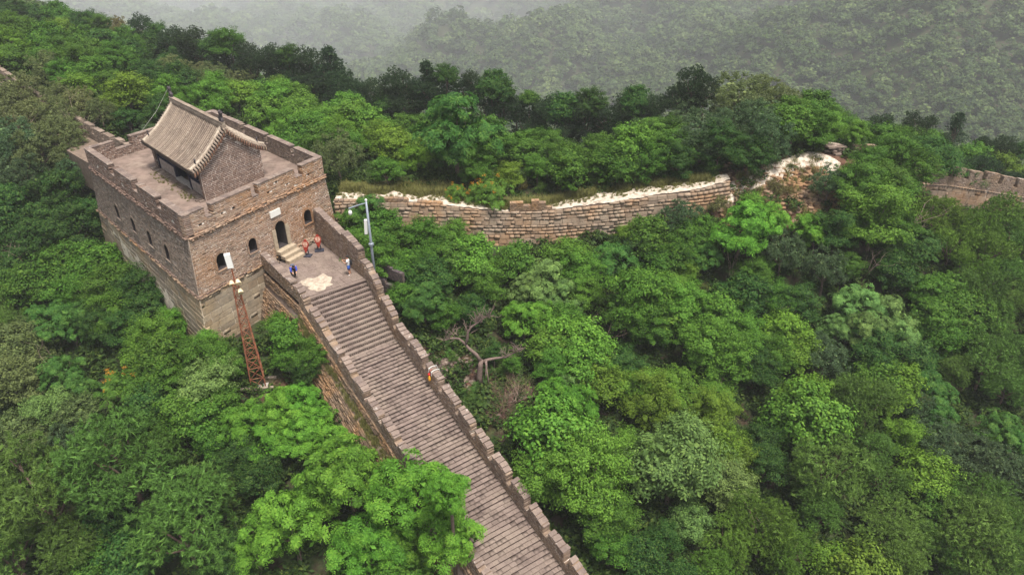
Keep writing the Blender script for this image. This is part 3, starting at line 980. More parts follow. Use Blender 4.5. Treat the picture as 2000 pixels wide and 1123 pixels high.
# facade facing the terrace
fx = .35
for a, b in ((.46, 3.0), (5.95, 9.63)):
    MB().box(HP(fx, (a + b) / 2, Z_FL + .47), hl3 * ((b - a) / 2), zz3 * .47, hg3 * .14).build('dado_wall', M['mortar_grey'], hut)
    MB().box(HP(fx - .02, (a + b) / 2, Z_FL + .98), hl3 * ((b - a) / 2), zz3 * .04, hg3 * .18).build('window_sill', M['timber_blue'], hut)
    n = 2 if b - a < 3 else 3
    for i in range(n):
        p, q = a + (b - a) * i / n, a + (b - a) * (i + 1) / n
        wdw = MB()
        for zc in (Z_FL + 1.06, Z_FL + 2.22): wdw.box(HP(fx, (p + q) / 2, zc), hl3 * ((q - p) / 2 - .01), zz3 * .05, hg3 * .06)
        for sc in (p + .05, q - .05): wdw.box(HP(fx, sc, Z_FL + 1.64), hl3 * .05, zz3 * .53, hg3 * .061)
        f_ = wdw.build('window_frame', M['timber_blue'], hut)
        lat = MB()
        for k in range(1, 6): lat.box(HP(fx + .01, p + (q - p) * k / 6, Z_FL + 1.64), hl3 * .014, zz3 * .53, hg3 * .02)
        for k in range(1, 5): lat.box(HP(fx + .012, (p + q) / 2, Z_FL + 1.11 + 1.06 * k / 5), hl3 * ((q - p) / 2 - .05), zz3 * .012, hg3 * .015)
        lat.build('lattice', M['timber_blue'], f_)
        MB().box(HP(fx + .06, (p + q) / 2, Z_FL + 1.64), hl3 * ((q - p) / 2 - .05), zz3 * .53, hg3 * .008).build('pane', M['inside_shade'], f_)
for s_ in (.55, 3.0, 5.95, 9.5):
    MB().tube([HP(fx - .12, s_, Z_FL), HP(fx - .12, s_, 7.55)], .11, 8).build('column', M['timber_blue'], hut)
MB().box(HP(fx, HLEN / 2, Z_FL + 2.42), hl3 * (HLEN / 2 - .46), zz3 * .14, hg3 * .13).build('lintel', M['timber_blue'], hut)
for a, sgn in ((3.12, 1), (5.83, -1)):                  # door leaves standing open
    lf = MB().box(HP(fx + .32, a, Z_FL + 1.15), hg3 * .36, zz3 * 1.12, hl3 * .03).build('door', M['timber_blue'], hut)
    MB().ball(HP(fx + .1, a + .05 * sgn, Z_FL + 1.1), .045, 8, 6).build('handle', M['rust'], lf)
MB().box(HP(fx - .05, 4.47, Z_FL + .10), hl3 * 1.5, zz3 * .10, hg3 * .22).build('threshold', M['concrete'], hut)
MB().box(HP(2.4, HLEN / 2, 6.3), hl3 * (HLEN / 2 - .5), zz3 * 1.28, hg3 * .02).build('room_shade', M['inside_shade'], hut)  # dark sheet added as the shade of the room behind the door
FP = Face(HC + HL * HLEN, HC + HL * (HLEN - .5), HC + HL * HLEN, HC + HL * (HLEN - .5), Z_FL, 7.5, -HG)
o = link('pier_brick', boxes_mesh('pier_brick', face_bricks(FP, rnd=rh, hc=.118, bl=.3, joint=.03), M['brick_brown'], .004), hut); o['kind'] = 'stuff'
FP2 = Face(HC, HC + HL * .45, HC, HC + HL * .45, Z_FL, 7.4, -HG)
o = link('pier_brick', boxes_mesh('pier_brick', face_bricks(FP2, rnd=rh, hc=.118, bl=.3, joint=.03), M['brick_brown'], .004), hut); o['kind'] = 'stuff'
st_ = MB()
rr = random.Random(4)
for k in range(26):                                      # worn pavement strip along the facade
    st_.box(HP(-.25 + rr.uniform(-.1, .1), k * .39 + .2, Z_FL + .03), hl3 * rr.uniform(.14, .19), zz3 * rr.uniform(.03, .07), hg3 * rr.uniform(.18, .32))
st_.build('eaves_paving', M['loose_stone'], hut)

# roof
S0, S1 = -.28, HLEN + .28
sgnprof = [PROF, [(GW - x, z) for x, z in PROF]]
for prof, nm, dz in ((sgnprof[0], 'roof_bed', -.10), (sgnprof[1], 'roof_bed', -.07)):
    ring = lambda s: [HP(x, s, z + dz) for x, z in prof] + [HP(x, s, z - .30) for x, z in prof[::-1]]
    MB().loft([ring(S0), ring(S1)]).build(nm, M['roof_pan'], hut)
def tile_row_mesh(prof, rad, mat, steps=.27):
    pts = np.array([HP(x, 0, z) for x, z in prof])
    seg = np.concatenate([[0], np.cumsum(np.linalg.norm(np.diff(pts, axis=0), axis=1))])
    tot = seg[-1]
    at = lambda t: np.array([np.interp(t, seg, pts[:, i]) for i in range(3)])
    mb = MB()
    P, R = [], []
    t = 0.0
    r_ = random.Random(int(rad * 1000) + len(prof))
    while t < tot - .05:
        e = min(tot, t + steps * r_.uniform(.9, 1.1))
        k = rad * r_.uniform(.93, 1.07)
        P += [at(t + .005), at(e - .005)]; R += [k * 1.06, k * .88]
        t = e
    mb.tube(P, R, 7)
    return mesh_np('tile_row', np.concatenate(mb.v), mb.f, mat, False)
rows = [(tile_row_mesh(sgnprof[0], .076, M['roof_tile']), 0), (tile_row_mesh(sgnprof[0], .072, M['roof_tile'], .31), 0), (tile_row_mesh(sgnprof[1], .075, M['roof_cement'], .33), 1)]
nrow = 32
for side in (0, 1):
    for i in range(nrow):
        s = .55 + (HLEN - 1.1) * i / (nrow - 1)
        me = rows[2][0] if side else rows[i % 2][0]
        o = link('tile_row', me, hut)
        o.location = tuple(hl3 * s + zz3 * rr.uniform(-.012, .012))
# verges at both gables: descending ridge, cross tiles, drip tiles, brick corbel
for s_e, dr_ in ((S0, 1), (S1, -1)):
    for prof in sgnprof:
        pts = [HP(x, s_e + dr_ * .62, z + .07) for x, z in prof]
        MB().tube(pts, [.13] * len(pts), 8).build('verge_ridge', M['roof_cement'], hut)
        P_ = np.array([(x, z) for x, z in prof])
        L_ = np.concatenate([[0], np.cumsum(np.linalg.norm(np.diff(P_, axis=0), axis=1))])
        n = 17
        ct, dt, cb_ = MB(), MB(), MB()
        for k in range(n):
            t = L_[-1] * (k + .5) / n
            x, z = np.interp(t, L_, P_[:, 0]), np.interp(t, L_, P_[:, 1])
            a, b = HP(x, s_e + dr_ * .58, z + .05), HP(x, s_e - dr_ * .02, z - .06)
            ct.tube([a, b], [.085, .075], 6)
            dt.box(HP(x, s_e - dr_ * .03, z - .17), hg3 * .055, zz3 * .085, hl3 * .02)
            cb_.box(HP(x, s_e + dr_ * .10, z - .30), hg3 * .075, zz3 * .075, hl3 * .10)
        ct.build('verge_tile', M['roof_tile'], hut)
        dt.build('drip_tile', M['drip_tile'], hut)
        cb_.build('corbel', M['drip_tile'], hut)
        wl_ = MB()
        pa = [HP(x, s_e + dr_ * .24, z - .40) for x, z in prof if -.05 < x < GW + .05]
        wl_.tube(pa, [.035] * len(pa), 5)
        wl_.build('verge_band', M['mortar'], hut)
# main ridge in three bands
for hh, ww, zc, m_ in ((.10, .19, 9.83, 'roof_tile'), (.10, .13, 10.0, 'roof_cement'), (.05, .17, 10.13, 'roof_tile')):
    rg = MB()
    for k in range(12):
        a = S0 + .2 + (S1 - S0 - .4) * k / 12; b = S0 + .2 + (S1 - S0 - .4) * (k + 1) / 12
        rg.box(HP(GW / 2, (a + b) / 2, zc + rr.uniform(-.012, .012)), hl3 * ((b - a) / 2 - .004), zz3 * hh, hg3 * ww)
    rg.build('main_ridge', M[m_], hut)
def ornament(s, sgn, scale, x=GW / 2, z=10.1, name='ridge_ornament'):
    prof = [(-.30, 0), (.22, 0), (.26, .22), (.14, .42), (.16, .62), (.30, .78), (.24, .92), (.06, .86), (-.04, .98), (-.12, .80), (-.06, .55), (-.20, .40), (-.34, .34), (-.28, .2)]
    r1 = [HP(x, s + sgn * a * scale, z + b * scale) - hg3 * .11 * scale for a, b in prof]
    r2 = [HP(x, s + sgn * a * scale, z + b * scale) + hg3 * .11 * scale for a, b in prof]
    MB().loft([r1, r2]).build(name, M['ornament'], hut)
ornament(S0 + .45, -1, .95)
ornament(S1 - .45, 1, .95)
for s_e, dr_ in ((S0, 1), (S1, -1)):
    for x in (-.05, GW + .05):
        ornament(s_e + dr_ * .62, -dr_, .42, x=x, z=roof_z(min(max(x, 0), GW)) + .10, name='verge_beast')
# lightning wire from ridge to the terrace corner
MB().tube([HP(GW / 2, S1 - .3, 10.9), HP(1.4, S1 + .1, 9.2), HP(-.4, S1 + .2, 7.9), HP(-.9, S1 + .9, 7.2), HP(-.5, S1 + 1.2, 6.6)], .008, 5).build('earth_wire', M['wire'], hut)
# ------------------------------------------------------------------ stairway with landing, parapets and retaining wall
stair = thing('stairway', (*SP(10, 2)[:2], -14), 'long worn brick stairway with crenellated parapets climbing to the watchtower door', 'stairway')
sd3, sl3 = np.array([*SD, 0]), np.array([*SL, 0])
rst = random.Random(31)
NU, TU, RU = 14, .283, .235
NLo, TLo = 84, .28
RLo = .345 * TLo
def skew(s): return float(np.interp(s, [0, 4, 24], [-.22, -.05, .34]))
bricks, upper_tread, risers = [], [], []
body = MB()
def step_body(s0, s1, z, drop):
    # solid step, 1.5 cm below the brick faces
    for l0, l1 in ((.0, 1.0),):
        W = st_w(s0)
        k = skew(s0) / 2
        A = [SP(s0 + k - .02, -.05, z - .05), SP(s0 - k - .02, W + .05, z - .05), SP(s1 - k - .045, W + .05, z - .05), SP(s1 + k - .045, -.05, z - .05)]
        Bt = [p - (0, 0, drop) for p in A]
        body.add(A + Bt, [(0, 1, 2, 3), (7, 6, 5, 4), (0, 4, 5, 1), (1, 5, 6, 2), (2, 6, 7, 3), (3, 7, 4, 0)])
def row(s0, s1, z, h, blen, lst, lvar=.35, jz=.008, sag=0):
    W = st_w((s0 + s1) / 2); k = skew(s0) / 2
    a, b = SP((s0 + s1) / 2 + k, 0, z), SP((s0 + s1) / 2 - k, W, z)
    u = unit(b - a); n = np.array([0, 0, 1.0]); t = np.cross(n, u)
    L = np.linalg.norm(b - a)
    x = -rst.uniform(0, blen)
    while x < L:
        l = blen * rst.uniform(1 - lvar, 1 + lvar)
        p, q = max(0, x), min(L, x + l)
        x += l
        if q - p < .06: continue
        c = a + u * (p + q) / 2 + n * (-h / 2 + rst.uniform(-jz, jz)) + t * rst.uniform(-.006, .006)
        lst.append((c, u * ((q - p) / 2 - .008), t * ((s1 - s0) / 2 - .006), n * h / 2))
for i in range(NU):
    s0, z = i * TU, -i * RU
    row(s0, s0 + TU + .03, z - RU, .075, .42, upper_tread)
    W = st_w(s0); k = skew(s0) / 2
    a, b = SP(s0 + k, 0.02, z - .09), SP(s0 - k, W - .02, z - .09)
    u = unit(b - a); L = np.linalg.norm(b - a); t = np.array([-u[1], u[0], 0])
    if t[:2] @ SD < 0: t = -t
    x = .03
    while x < L - .05:                                    # bricks on edge with open slots between them
        risers.append((a + u * (x + .045) + np.array([0, 0, -.065]) - t * .03, u * .040, np.array([0, 0, .078]), t * .05))
        x += .145
    row(s0 - .03, s0 + .02, z, .075, .42, upper_tread)
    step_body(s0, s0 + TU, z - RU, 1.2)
pieces('tread_brick', upper_tread, M['step_brick'], stair, 150, jit=.03, stuff_name='upper_tread')
pieces('riser_brick', risers, M['step_brick'], stair, 60, jit=.03, stuff_name='riser_work')
SB0, ZB0 = NU * TU, -NU * RU
for i in range(NLo):
    s0, z = SB0 + i * TLo, ZB0 - i * RLo
    jj = rst.uniform(-.035, .035)
    row(s0 + jj, s0 + TLo + .02 + jj * .5, z - .006 * (i % 3), .042, .46, bricks, jz=.012)
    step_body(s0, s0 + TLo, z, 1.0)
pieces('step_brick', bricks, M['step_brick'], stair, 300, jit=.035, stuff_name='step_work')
body.build('stair_core', M['joint_shade_dark'], stair)

# landing pavement
slabs = []
s = -8.6
rowi = 0
while s < -.05:
    d = rst.uniform(.36, .44)
    x = -rst.uniform(0, .5)
    W = st_w(s)
    while x < W:
        l = rst.uniform(.42, .72)
        p, q = max(0, x), min(W, x + l)
        x += l
        if q - p < .08: continue
        c = SP(s + d / 2, (p + q) / 2, 0)
        if (c[:2] - FR.A0) @ n_front < .25: continue
        slabs.append((c + (0, 0, -.04 + rst.uniform(-.006, .006)), sl3 * ((q - p) / 2 - .008), sd3 * (min(d, -s) / 2 - .008), np.array([0, 0, .04])))
    s += d
pieces('paving_slab', slabs, M['step_brick'], stair, 250, jit=.02, stuff_name='paving_rest')
MB().prism([SP(-9, -.3)[:2], SP(.0, -.3)[:2], SP(.0, 5)[:2], SP(-7.6, 5.2)[:2]], -1.2, -.03).build('landing_core', M['joint_shade_dark'], stair)
# worn white mortar patch left on the landing
pv, pf = [], []
cx = SP(-1.75, 3.0)
na, nr = 26, 5
for j in range(nr + 1):
    for k in range(na):
        w = 2 * math.pi * k / na
        ra = (1.0 + .16 * math.sin(3 * w + 1) + .10 * math.sin(7 * w) + .06 * math.sin(11 * w + 2)) * (1 - j / nr)
        # squarish outline
        q = max(abs(math.cos(w)), abs(math.sin(w))) ** -.75
        a, b = 1.05 * ra * q * math.cos(w), .98 * ra * q * math.sin(w)
        zt = .0 if j == 0 else .03 + .035 * math.sin(a * 9 + b * 4) * math.cos(b * 8 - a * 3) + .02
        p = SP(-1.75 + a, 3.0 + b, 0)
        pv.append((p[0], p[1], zt + .005))
for j in range(nr):
    for k in range(na):
        pf.append((j * na + k, j * na + (k + 1) % na, (j + 1) * na + (k + 1) % na, (j + 1) * na + k))
pt = MB().add(pv, pf).build('mortar_patch', M['lime_patch'], stair)
pt['label'] = 'worn whitish mortar patch on the landing'

# doorway steps
for k, (z, d0, d1) in enumerate(((.86, .0, .55), (.57, .5, .95), (.29, .9, 1.35))):
    for m_ in range(2):
        a = 7.2 + .86 * m_
        c = FR.P(a + .43, Z_ST, 0)
        c = np.array([c[0], c[1], z - .145]) + np.array([*n_front, 0]) * (d0 + d1) / 2
        piece('door_step', (c, FR.u * .42, np.array([0, 0, .143]), np.array([*n_front, 0]) * (d1 - d0) / 2), block_set(M['door_stone'], .05, .02), stair)
rb_ = []
for k in range(60):                                      # rubble band at the foot of the tower front beside the steps
    a = random.Random(k).uniform(8.9, 11.4) if k % 3 else random.Random(k).uniform(5.9, 7.0)
    r_ = random.Random(k + 100)
    c = FR.P(a, Z_ST, 0); z = r_.uniform(.05, .45)
    c = np.array([c[0], c[1], z]) + np.array([*n_front, 0]) * r_.uniform(.05, .5 - z * .7)
    rb_.append((c, FR.u * r_.uniform(.10, .22), np.array([0, 0, r_.uniform(.05, .10)]), np.array([*n_front, 0]) * r_.uniform(.08, .18)))
o = link('rubble_footing', boxes_mesh('rubble_footing', rb_, M['wall_stone'], .03), stair); o['kind'] = 'stuff'

# parapets, built in straight runs; each run: (s0, s1, left side?) with merlon spans given in s
par, cop = [], []
PT = .52
def run(s0, s1, side, top, holes=(), coping=(), base=0.0):
    """side 'R' stands outside l=0, 'L' outside l=st_w"""
    def foot(s, z=None):
        l = -PT if side == 'R' else st_w(s) + PT
        return SP(s, l, (st_z(s) if z is None else z) + base)
    A, B = foot(s0), foot(s1)
    inn = SL if side == 'R' else -SL
    Lr = np.linalg.norm((B - A)[:2])
    f = lambda q: top(s0 + q / Lr * (s1 - s0)) - base
    par.extend(parapet_work(A, B, f, PT, inn, rnd=rst, hc=.105, bl=.36, joint=.024))
    parapet_core(A, B, f, PT, inn, step=.12).build('parapet_core', M['mortar'], stair)
    u3 = (B - A) / Lr
    for a, b in coping:
        a, b = max(a, s0), min(b, s1)
        x = a
        while x < b - .1:
            l = min(rst.uniform(.30, .40), b - x)
            q = (x + l / 2 - s0) / (s1 - s0) * Lr
            h = f(q)
            # slope of the top itself
            h2 = f(min(q + .08, (b - s0) / (s1 - s0) * Lr - .001)); 
            h1 = f(max(q - .08, (a - s0) / (s1 - s0) * Lr + .001))
            du = unit(u3 + np.array([0, 0, (h2 - h1) / .16 if abs(h2 - h1) < .3 else 0]))
            c = A + u3 * q + np.array([0, 0, h + .045]) + np.array([*inn, 0]) * (PT / 2)
            nn = np.array([*inn, 0])
            w = np.cross(nn, du); w = w if w[2] > 0 else -w
            if rst.random() > .07:
                cop.append((c + np.array([0, 0, rst.uniform(-.02, .025)]) + nn * rst.uniform(-.025, .025), unit(du + nn * rst.uniform(-.06, .06) + np.array([0, 0, rst.uniform(-.05, .05)])) * (l / 2 - .016), w * rst.uniform(.045, .065), nn * (PT / 2 + rst.uniform(-.02, .04))))
            x += l
def tops(base_h, spans):
    def f(s):
        for a, b, h0, h1 in spans:
            if a <= s <= b: return h0 + (h1 - h0) * (s - a) / (b - a)
        return base_h
    return f
# right side: landing part with two long sloping copings
sp_ = [(-8.5, -3.5, 2.75, 2.25), (-3.5, -.75, 2.5, 2.05)]
run(-8.5, -.0, 'R', tops(1.25, sp_), coping=[(-8.4, -3.5), (-3.48, -.75), (-.72, 0)], base=-.02)
# right side: merlons along the flight
mer = []
s = .15
while s < 27:
    l = rst.uniform(1.38, 1.62)
    mer.append((s, min(s + l, 27), 1.52, 1.52))
    s += l + rst.uniform(.30, .42)
def broken(m): return [(a, b, h0 * rst.uniform(.82, 1.05), h1 * rst.uniform(.82, 1.05)) for a, b, h0, h1 in m]
mr = broken(mer)
for a, b in ((0, 3.96), (3.96, 12), (12, 20), (20, 27)):
    run(a, b, 'R', tops(.82, mr), coping=[(m_[0], m_[1]) for m_ in mr if m_[1] > a and m_[0] < b], base=-.35)
# left side
run(-7.15, -.9, 'L', tops(.75, [(-7.15, -1.0, 1.18, 1.02)]), coping=[(-7.1, -1.0)], base=-.02)
ml = [(-.6, .8, 1.05, 1.05)]
s = 1.2
while s < 27:
    l = rst.uniform(1.3, 1.6)
    ml.append((s, s + l, rst.uniform(.85, 1.14), rst.uniform(.85, 1.14)))
    s += l + rst.uniform(.28, .40)
run(-.9, 0, 'L', tops(.62, ml), coping=[(-.6, 0)], base=-.02)
for a, b in ((0, 3.96), (3.96, 12), (12, 20), (20, 27)):
    run(a, b, 'L', tops(.62, ml), coping=[(m_[0], m_[1]) for m_ in ml if m_[1] > a and m_[0] < b], base=-.35)
pieces('parapet_brick', par, M['parapet_brick'], stair, 300, jit=.05, stuff_name='parapet_work')
pieces('coping_brick', cop, M['coping'], stair, 300, bevel=.08, jit=.06, stuff_name='coping_rest')

# side walls down to the ground; left one is a battered rubble retaining wall with an earthen ledge
rw = []
leftcore, rightcore, ledge_mb = MB(), MB(), MB()
ss = [-7.3, -5, -2.5, 0, 2, 3.96, 7, 10, 13, 16, 20, 24, 27.5]
def lw(s, k):      # k 0 parapet foot, 1 ledge edge, 2 ground
    W = st_w(s)
    z = st_z(s)
    g = gz1(*SP(s, W + 2.2)[:2])
    led = float(np.interp(s, [-7.3, -1, 2, 8, 27], [.10, .18, .34, .42, .35]))
    if k == 0: return SP(s, W + PT - .015, z - .3)
    if k == 1: return SP(s, W + PT - .01 + .06, z - 1.05)
    if k == 2: return SP(s, W + PT + .05 + led, z - 1.45)
    return SP(s, W + PT + 1.25 + led, min(g - .8, z - 4.2))
for a, b in zip(ss[:-1], ss[1:]):
    leftcore.quad(lw(a, 0), lw(b, 0), lw(b, 1), lw(a, 1))
    ledge_mb.quad(lw(a, 1), lw(b, 1), lw(b, 2), lw(a, 2))
    leftcore.quad(lw(a, 2), lw(b, 2), lw(b, 3), lw(a, 3))
    rightcore.quad(SP(a, -PT + .015, st_z(a) - .3), SP(b, -PT + .015, st_z(b) - .3), SP(b, -PT - .5, st_z(b) - 6), SP(a, -PT - .5, st_z(a) - 6))
    # stones of the retaining wall, laid along the slope
    for lo, hi, hc, bl in ((1, 0, .10, .38), (3, 2, .16, .46)):
        A0, B0, A1, B1 = lw(a, lo), lw(b, lo), lw(a, hi), lw(b, hi)
        H = np.linalg.norm(A1 - A0)
        nrow_ = max(2, int(H / hc))
        un = unit(B1 - A1); n_ = unit(np.cross(un, A1 - A0)); n_ = n_ if n_[:2] @ SL > 0 else -n_
        wv = unit(np.cross(n_, un)); wv = wv if wv[2] > 0 else -wv
        for r_i in range(nrow_):
            t = (r_i + .5) / nrow_
            p0, p1 = A0 + (A1 - A0) * t, B0 + (B1 - B0) * t
            L = np.linalg.norm(p1 - p0); x = rst.uniform(-.3, 0)
            while x < L:
                l = bl * rst.uniform(.5, 1.7)
                q0, q1 = max(0, x), min(L, x + l); x += l
                if q1 - q0 < .08: continue
                c = p0 + (p1 - p0) * ((q0 + q1) / 2 / L) + n_ * rst.uniform(-.05, .04)
                rw.append((c, un * ((q1 - q0) / 2 - .012), wv * (H / nrow_ / 2 - .012) * rst.uniform(.75, 1.0), n_ * .10))
leftcore.build('retaining_core', M['mortar_dark'], stair)
rightcore.build('outer_wall', M['rubble_stone'], stair)
ledge_mb.build('earth_ledge', M['terrace'], stair)
pieces('rubble_stone', rw, M['rubble_stone'], stair, 300, bevel=.10, jit=.10, stuff_name='rubble_work')
# ------------------------------------------------------------------ ruined stone wall with its white walkway
rwl = random.Random(51)
swall = thing('ruined_stone_wall', (2, 57, -5), 'ruined pale stone block wall with white mortar walkway, right of the watchtower', 'stone wall')
wp = np.array(WALL)
def wall_at(t):
    """t in metres along X of the front top edge"""
    return np.array([np.interp(t, wp[:, 0], wp[:, i]) for i in range(4)])
blocks = []
core = MB()
for (x0, y0, t0, b0), (x1, y1, t1, b1) in zip(WALL[:-1], WALL[1:]):
    A0, B0 = V3(x0, y0 - .55, min(b0, gz1(x0, y0 - 1)) - .8), V3(x1, y1 - .55, min(b1, gz1(x1, y1 - 1)) - .8)
    A1, B1 = V3(x0, y0, t0), V3(x1, y1, t1)
    core.quad(A0 + (0, .12, 0), B0 + (0, .12, 0), B1 + (0, .12, -.03), A1 + (0, .12, -.03))
zrow = -6.2
k = 0
while zrow < 2.4:
    h = rwl.uniform(.28, .42)
    x = -15.0 + rwl.uniform(-.5, 0)
    while x < 19.6:
        l = rwl.uniform(.36, .92)
        a, b = max(-15.0, x), min(19.6, x + l)
        x += l
        if b - a < .15: continue
        c = wall_at((a + b) / 2)
        zt, zb = c[2] + rwl.uniform(-.12, .03), c[3] - .9
        # courses follow the walkway slope a little
        tilt = np.interp((a + b) / 2, [-15, 3.6, 19.6], [.9, 0, 1.15])
        z0, z1 = zrow + tilt, min(zrow + h + tilt, zt)
        if z1 - z0 < .12 or z1 < zb: continue
        f = (z0 + z1) / 2
        yy = c[1] - .55 * (c[2] - f) / max(2, c[2] - c[3])
        p0, p1 = wall_at(a), wall_at(b)
        u = unit(V3(p1[0] - p0[0], p1[1] - p0[1], (p1[2] - p0[2]) * .6))
        n = unit(np.cross(u, (0, .1, 1))); w = np.cross(n, u) * -1
        w = w if w[2] > 0 else -w
        blocks.append((V3((a + b) / 2, yy + .12 + rwl.uniform(-.05, .04), f), u * ((b - a) / 2 - .018), w * ((z1 - z0) / 2 - .016), n * .22))
    zrow += h
    k += 1
core.build('wall_core', M['mortar_dark'], swall)
pieces('stone_block', blocks, M['wall_stone'], swall, 300, bevel=.045, jit=.06, stuff_name='stone_rest')
# walkway: lime mortar bed on top, ragged towards the back
def ribbon(pts_front, widths, name, parent, mat, cols=9, lump=.07, seed=1):
    r = np.random.default_rng(seed)
    vs, fs = [], []
    n = len(pts_front)
    for i, (p, w) in enumerate(zip(pts_front, widths)):
        for j in range(cols):
            t = j / (cols - 1)
            y = p[1] + .08 + (w * t) + (r.uniform(-.25, .35) if j == cols - 1 else 0) + (r.uniform(-.10, .12) if j == 0 else 0)
            z = p[2] + (lump * r.normal() * .5 if 0 < j < cols - 1 else (-.28 if j == cols - 1 else -.02)) + .02
            vs.append((p[0] + r.uniform(-.08, .08), y, z))
    for i in range(n - 1):
        for j in range(cols - 1):
            fs.append((i * cols + j, (i + 1) * cols + j, (i + 1) * cols + j + 1, i * cols + j + 1))
    return MB().add(vs, fs).build(name, mat, parent, True)
xs = np.arange(-15.0, 19.7, .35)
fw = [wall_at(x)[:3] for x in xs]
wd = [float(np.interp(x, [-15, -11, -6, -2, 3, 8, 13, 17.6], [2.3, 1.9, 1.8, .8, 1.1, 2.5, 2.1, 1.5])) * (1 + .16 * math.sin(x * 1.7) + .12 * math.sin(x * 4.1)) for x in xs]
ribbon(fw, wd, 'walkway', swall, M['lime'], lump=.035, seed=3)
# rim stones left standing along the front edge
rim = []
for a, b, n_c in ((-15.0, -13.3, 2), (-12.6, -8.9, 3), (-8.2, -6.0, 2), (-.2, 1.0, 7), (1.0, 1.7, 4), (1.7, 2.4, 8), (2.4, 3.0, 6), (3.0, 3.6, 3)):
    for c_i in range(n_c):
        x = a + (0 if c_i % 2 else -.2)
        while x < b:
            l = rwl.uniform(.30, .46)
            p, q = max(a, x), min(b, x + l); x += l
            if q - p < .1: continue
            c = wall_at((p + q) / 2)
            rim.append((V3((p + q) / 2, c[1] + .25 + rwl.uniform(-.02, .02), c[2] + .06 + c_i * .115 - (.1 if n_c < 4 else 0)), np.array([(q - p) / 2 - .012, 0, 0]), np.array([0, 0, .048]), np.array([0, .24, 0])))
pieces('rim_brick', rim, M['rubble_stone'], swall, 120, jit=.06, stuff_name='rim_rest')
# collapsed end climbing to the knoll: earthen ramp, white path, loose stones
path_pts = [(19.0, 58.3), (19.9, 58.6), (21.0, 58.6), (23.0, 59.4), (25.0, 60.2), (26.6, 60.9), (28.0, 61.3), (29.4, 61.0), (30.6, 60.3)]
pp = []
for i in range(len(path_pts) - 1):
    for t in np.linspace(0, 1, 7)[:-1]:
        pp.append((path_pts[i][0] * (1 - t) + path_pts[i + 1][0] * t, path_pts[i][1] * (1 - t) + path_pts[i + 1][1] * t))
knoll = thing('knoll_path', (24, 59.5, 2), 'narrow whitish footpath climbing over the collapsed wall to the knoll', 'footpath')
pv2, pf2 = [], []
rp = np.random.default_rng(17)
NC = 8
for i, p in enumerate(pp):                                # draped on the ground
    t = np.array(pp[min(i + 1, len(pp) - 1)]) - np.array(pp[max(i - 1, 0)]); t = t / np.linalg.norm(t)
    nr = np.array([-t[1], t[0]])
    w = float(np.interp(p[0], [17, 20, 25.5, 27, 29, 31], [.8, .8, .8, .95, 1.1, .8]))
    for j in range(NC):
        o_ = (j / (NC - 1) * 2 - 1) * w * (1 + (rp.uniform(-.3, .3) if j in (0, NC - 1) else 0)) - .5
        q_ = np.array(p) + nr * o_
        pv2.append((q_[0], q_[1], float(gz_fast(q_[0], q_[1])) + (.02 if j in (0, NC - 1) else .22 + rp.uniform(-.02, .03))))
for i in range(len(pp) - 1):
    for j in range(NC - 1):
        pf2.append((i * NC + j, (i + 1) * NC + j, (i + 1) * NC + j + 1, i * NC + j + 1))
MB().add(pv2, pf2).build('path_bed', M['lime'], knoll, True)
rk = []
for i in range(2200):
    x = rwl.gauss(24, 4.2); y = rwl.gauss(57.6, 1.5)
    if not (16.5 < x < 33 and 54 < y < 62): continue
    sz = abs(rwl.gauss(.07, .05)) + .025
    a = rwl.uniform(0, 3.14)
    rk.append((V3(x, y, gz1(x, y) + sz * .3), np.array([math.cos(a) * sz * 1.4, math.sin(a) * sz * 1.4, 0]), np.array([-math.sin(a) * sz, math.cos(a) * sz, rwl.uniform(-.03, .03)]), np.array([0, 0, sz * .7])))
pieces('rubble', rk[:1400], M['rubble_stone'], knoll, 60, bevel=.18, jit=.2, stuff_name='rubble_slope')
pile = []
for i in range(70):
    x, y = rwl.gauss(30.3, .55), rwl.gauss(62.6, .4)
    z = gz1(x, y) + rwl.uniform(.05, .75)
    a = rwl.uniform(-.5, .5)
    pile.append((V3(x, y, z), np.array([math.cos(a), math.sin(a), 0]) * rwl.uniform(.18, .4), np.array([-math.sin(a), math.cos(a), 0]) * rwl.uniform(.12, .25), np.array([0, 0, rwl.uniform(.05, .11)])))
pieces('pile_stone', pile, M['loose_stone'], knoll, 70, bevel=.12, jit=.12)

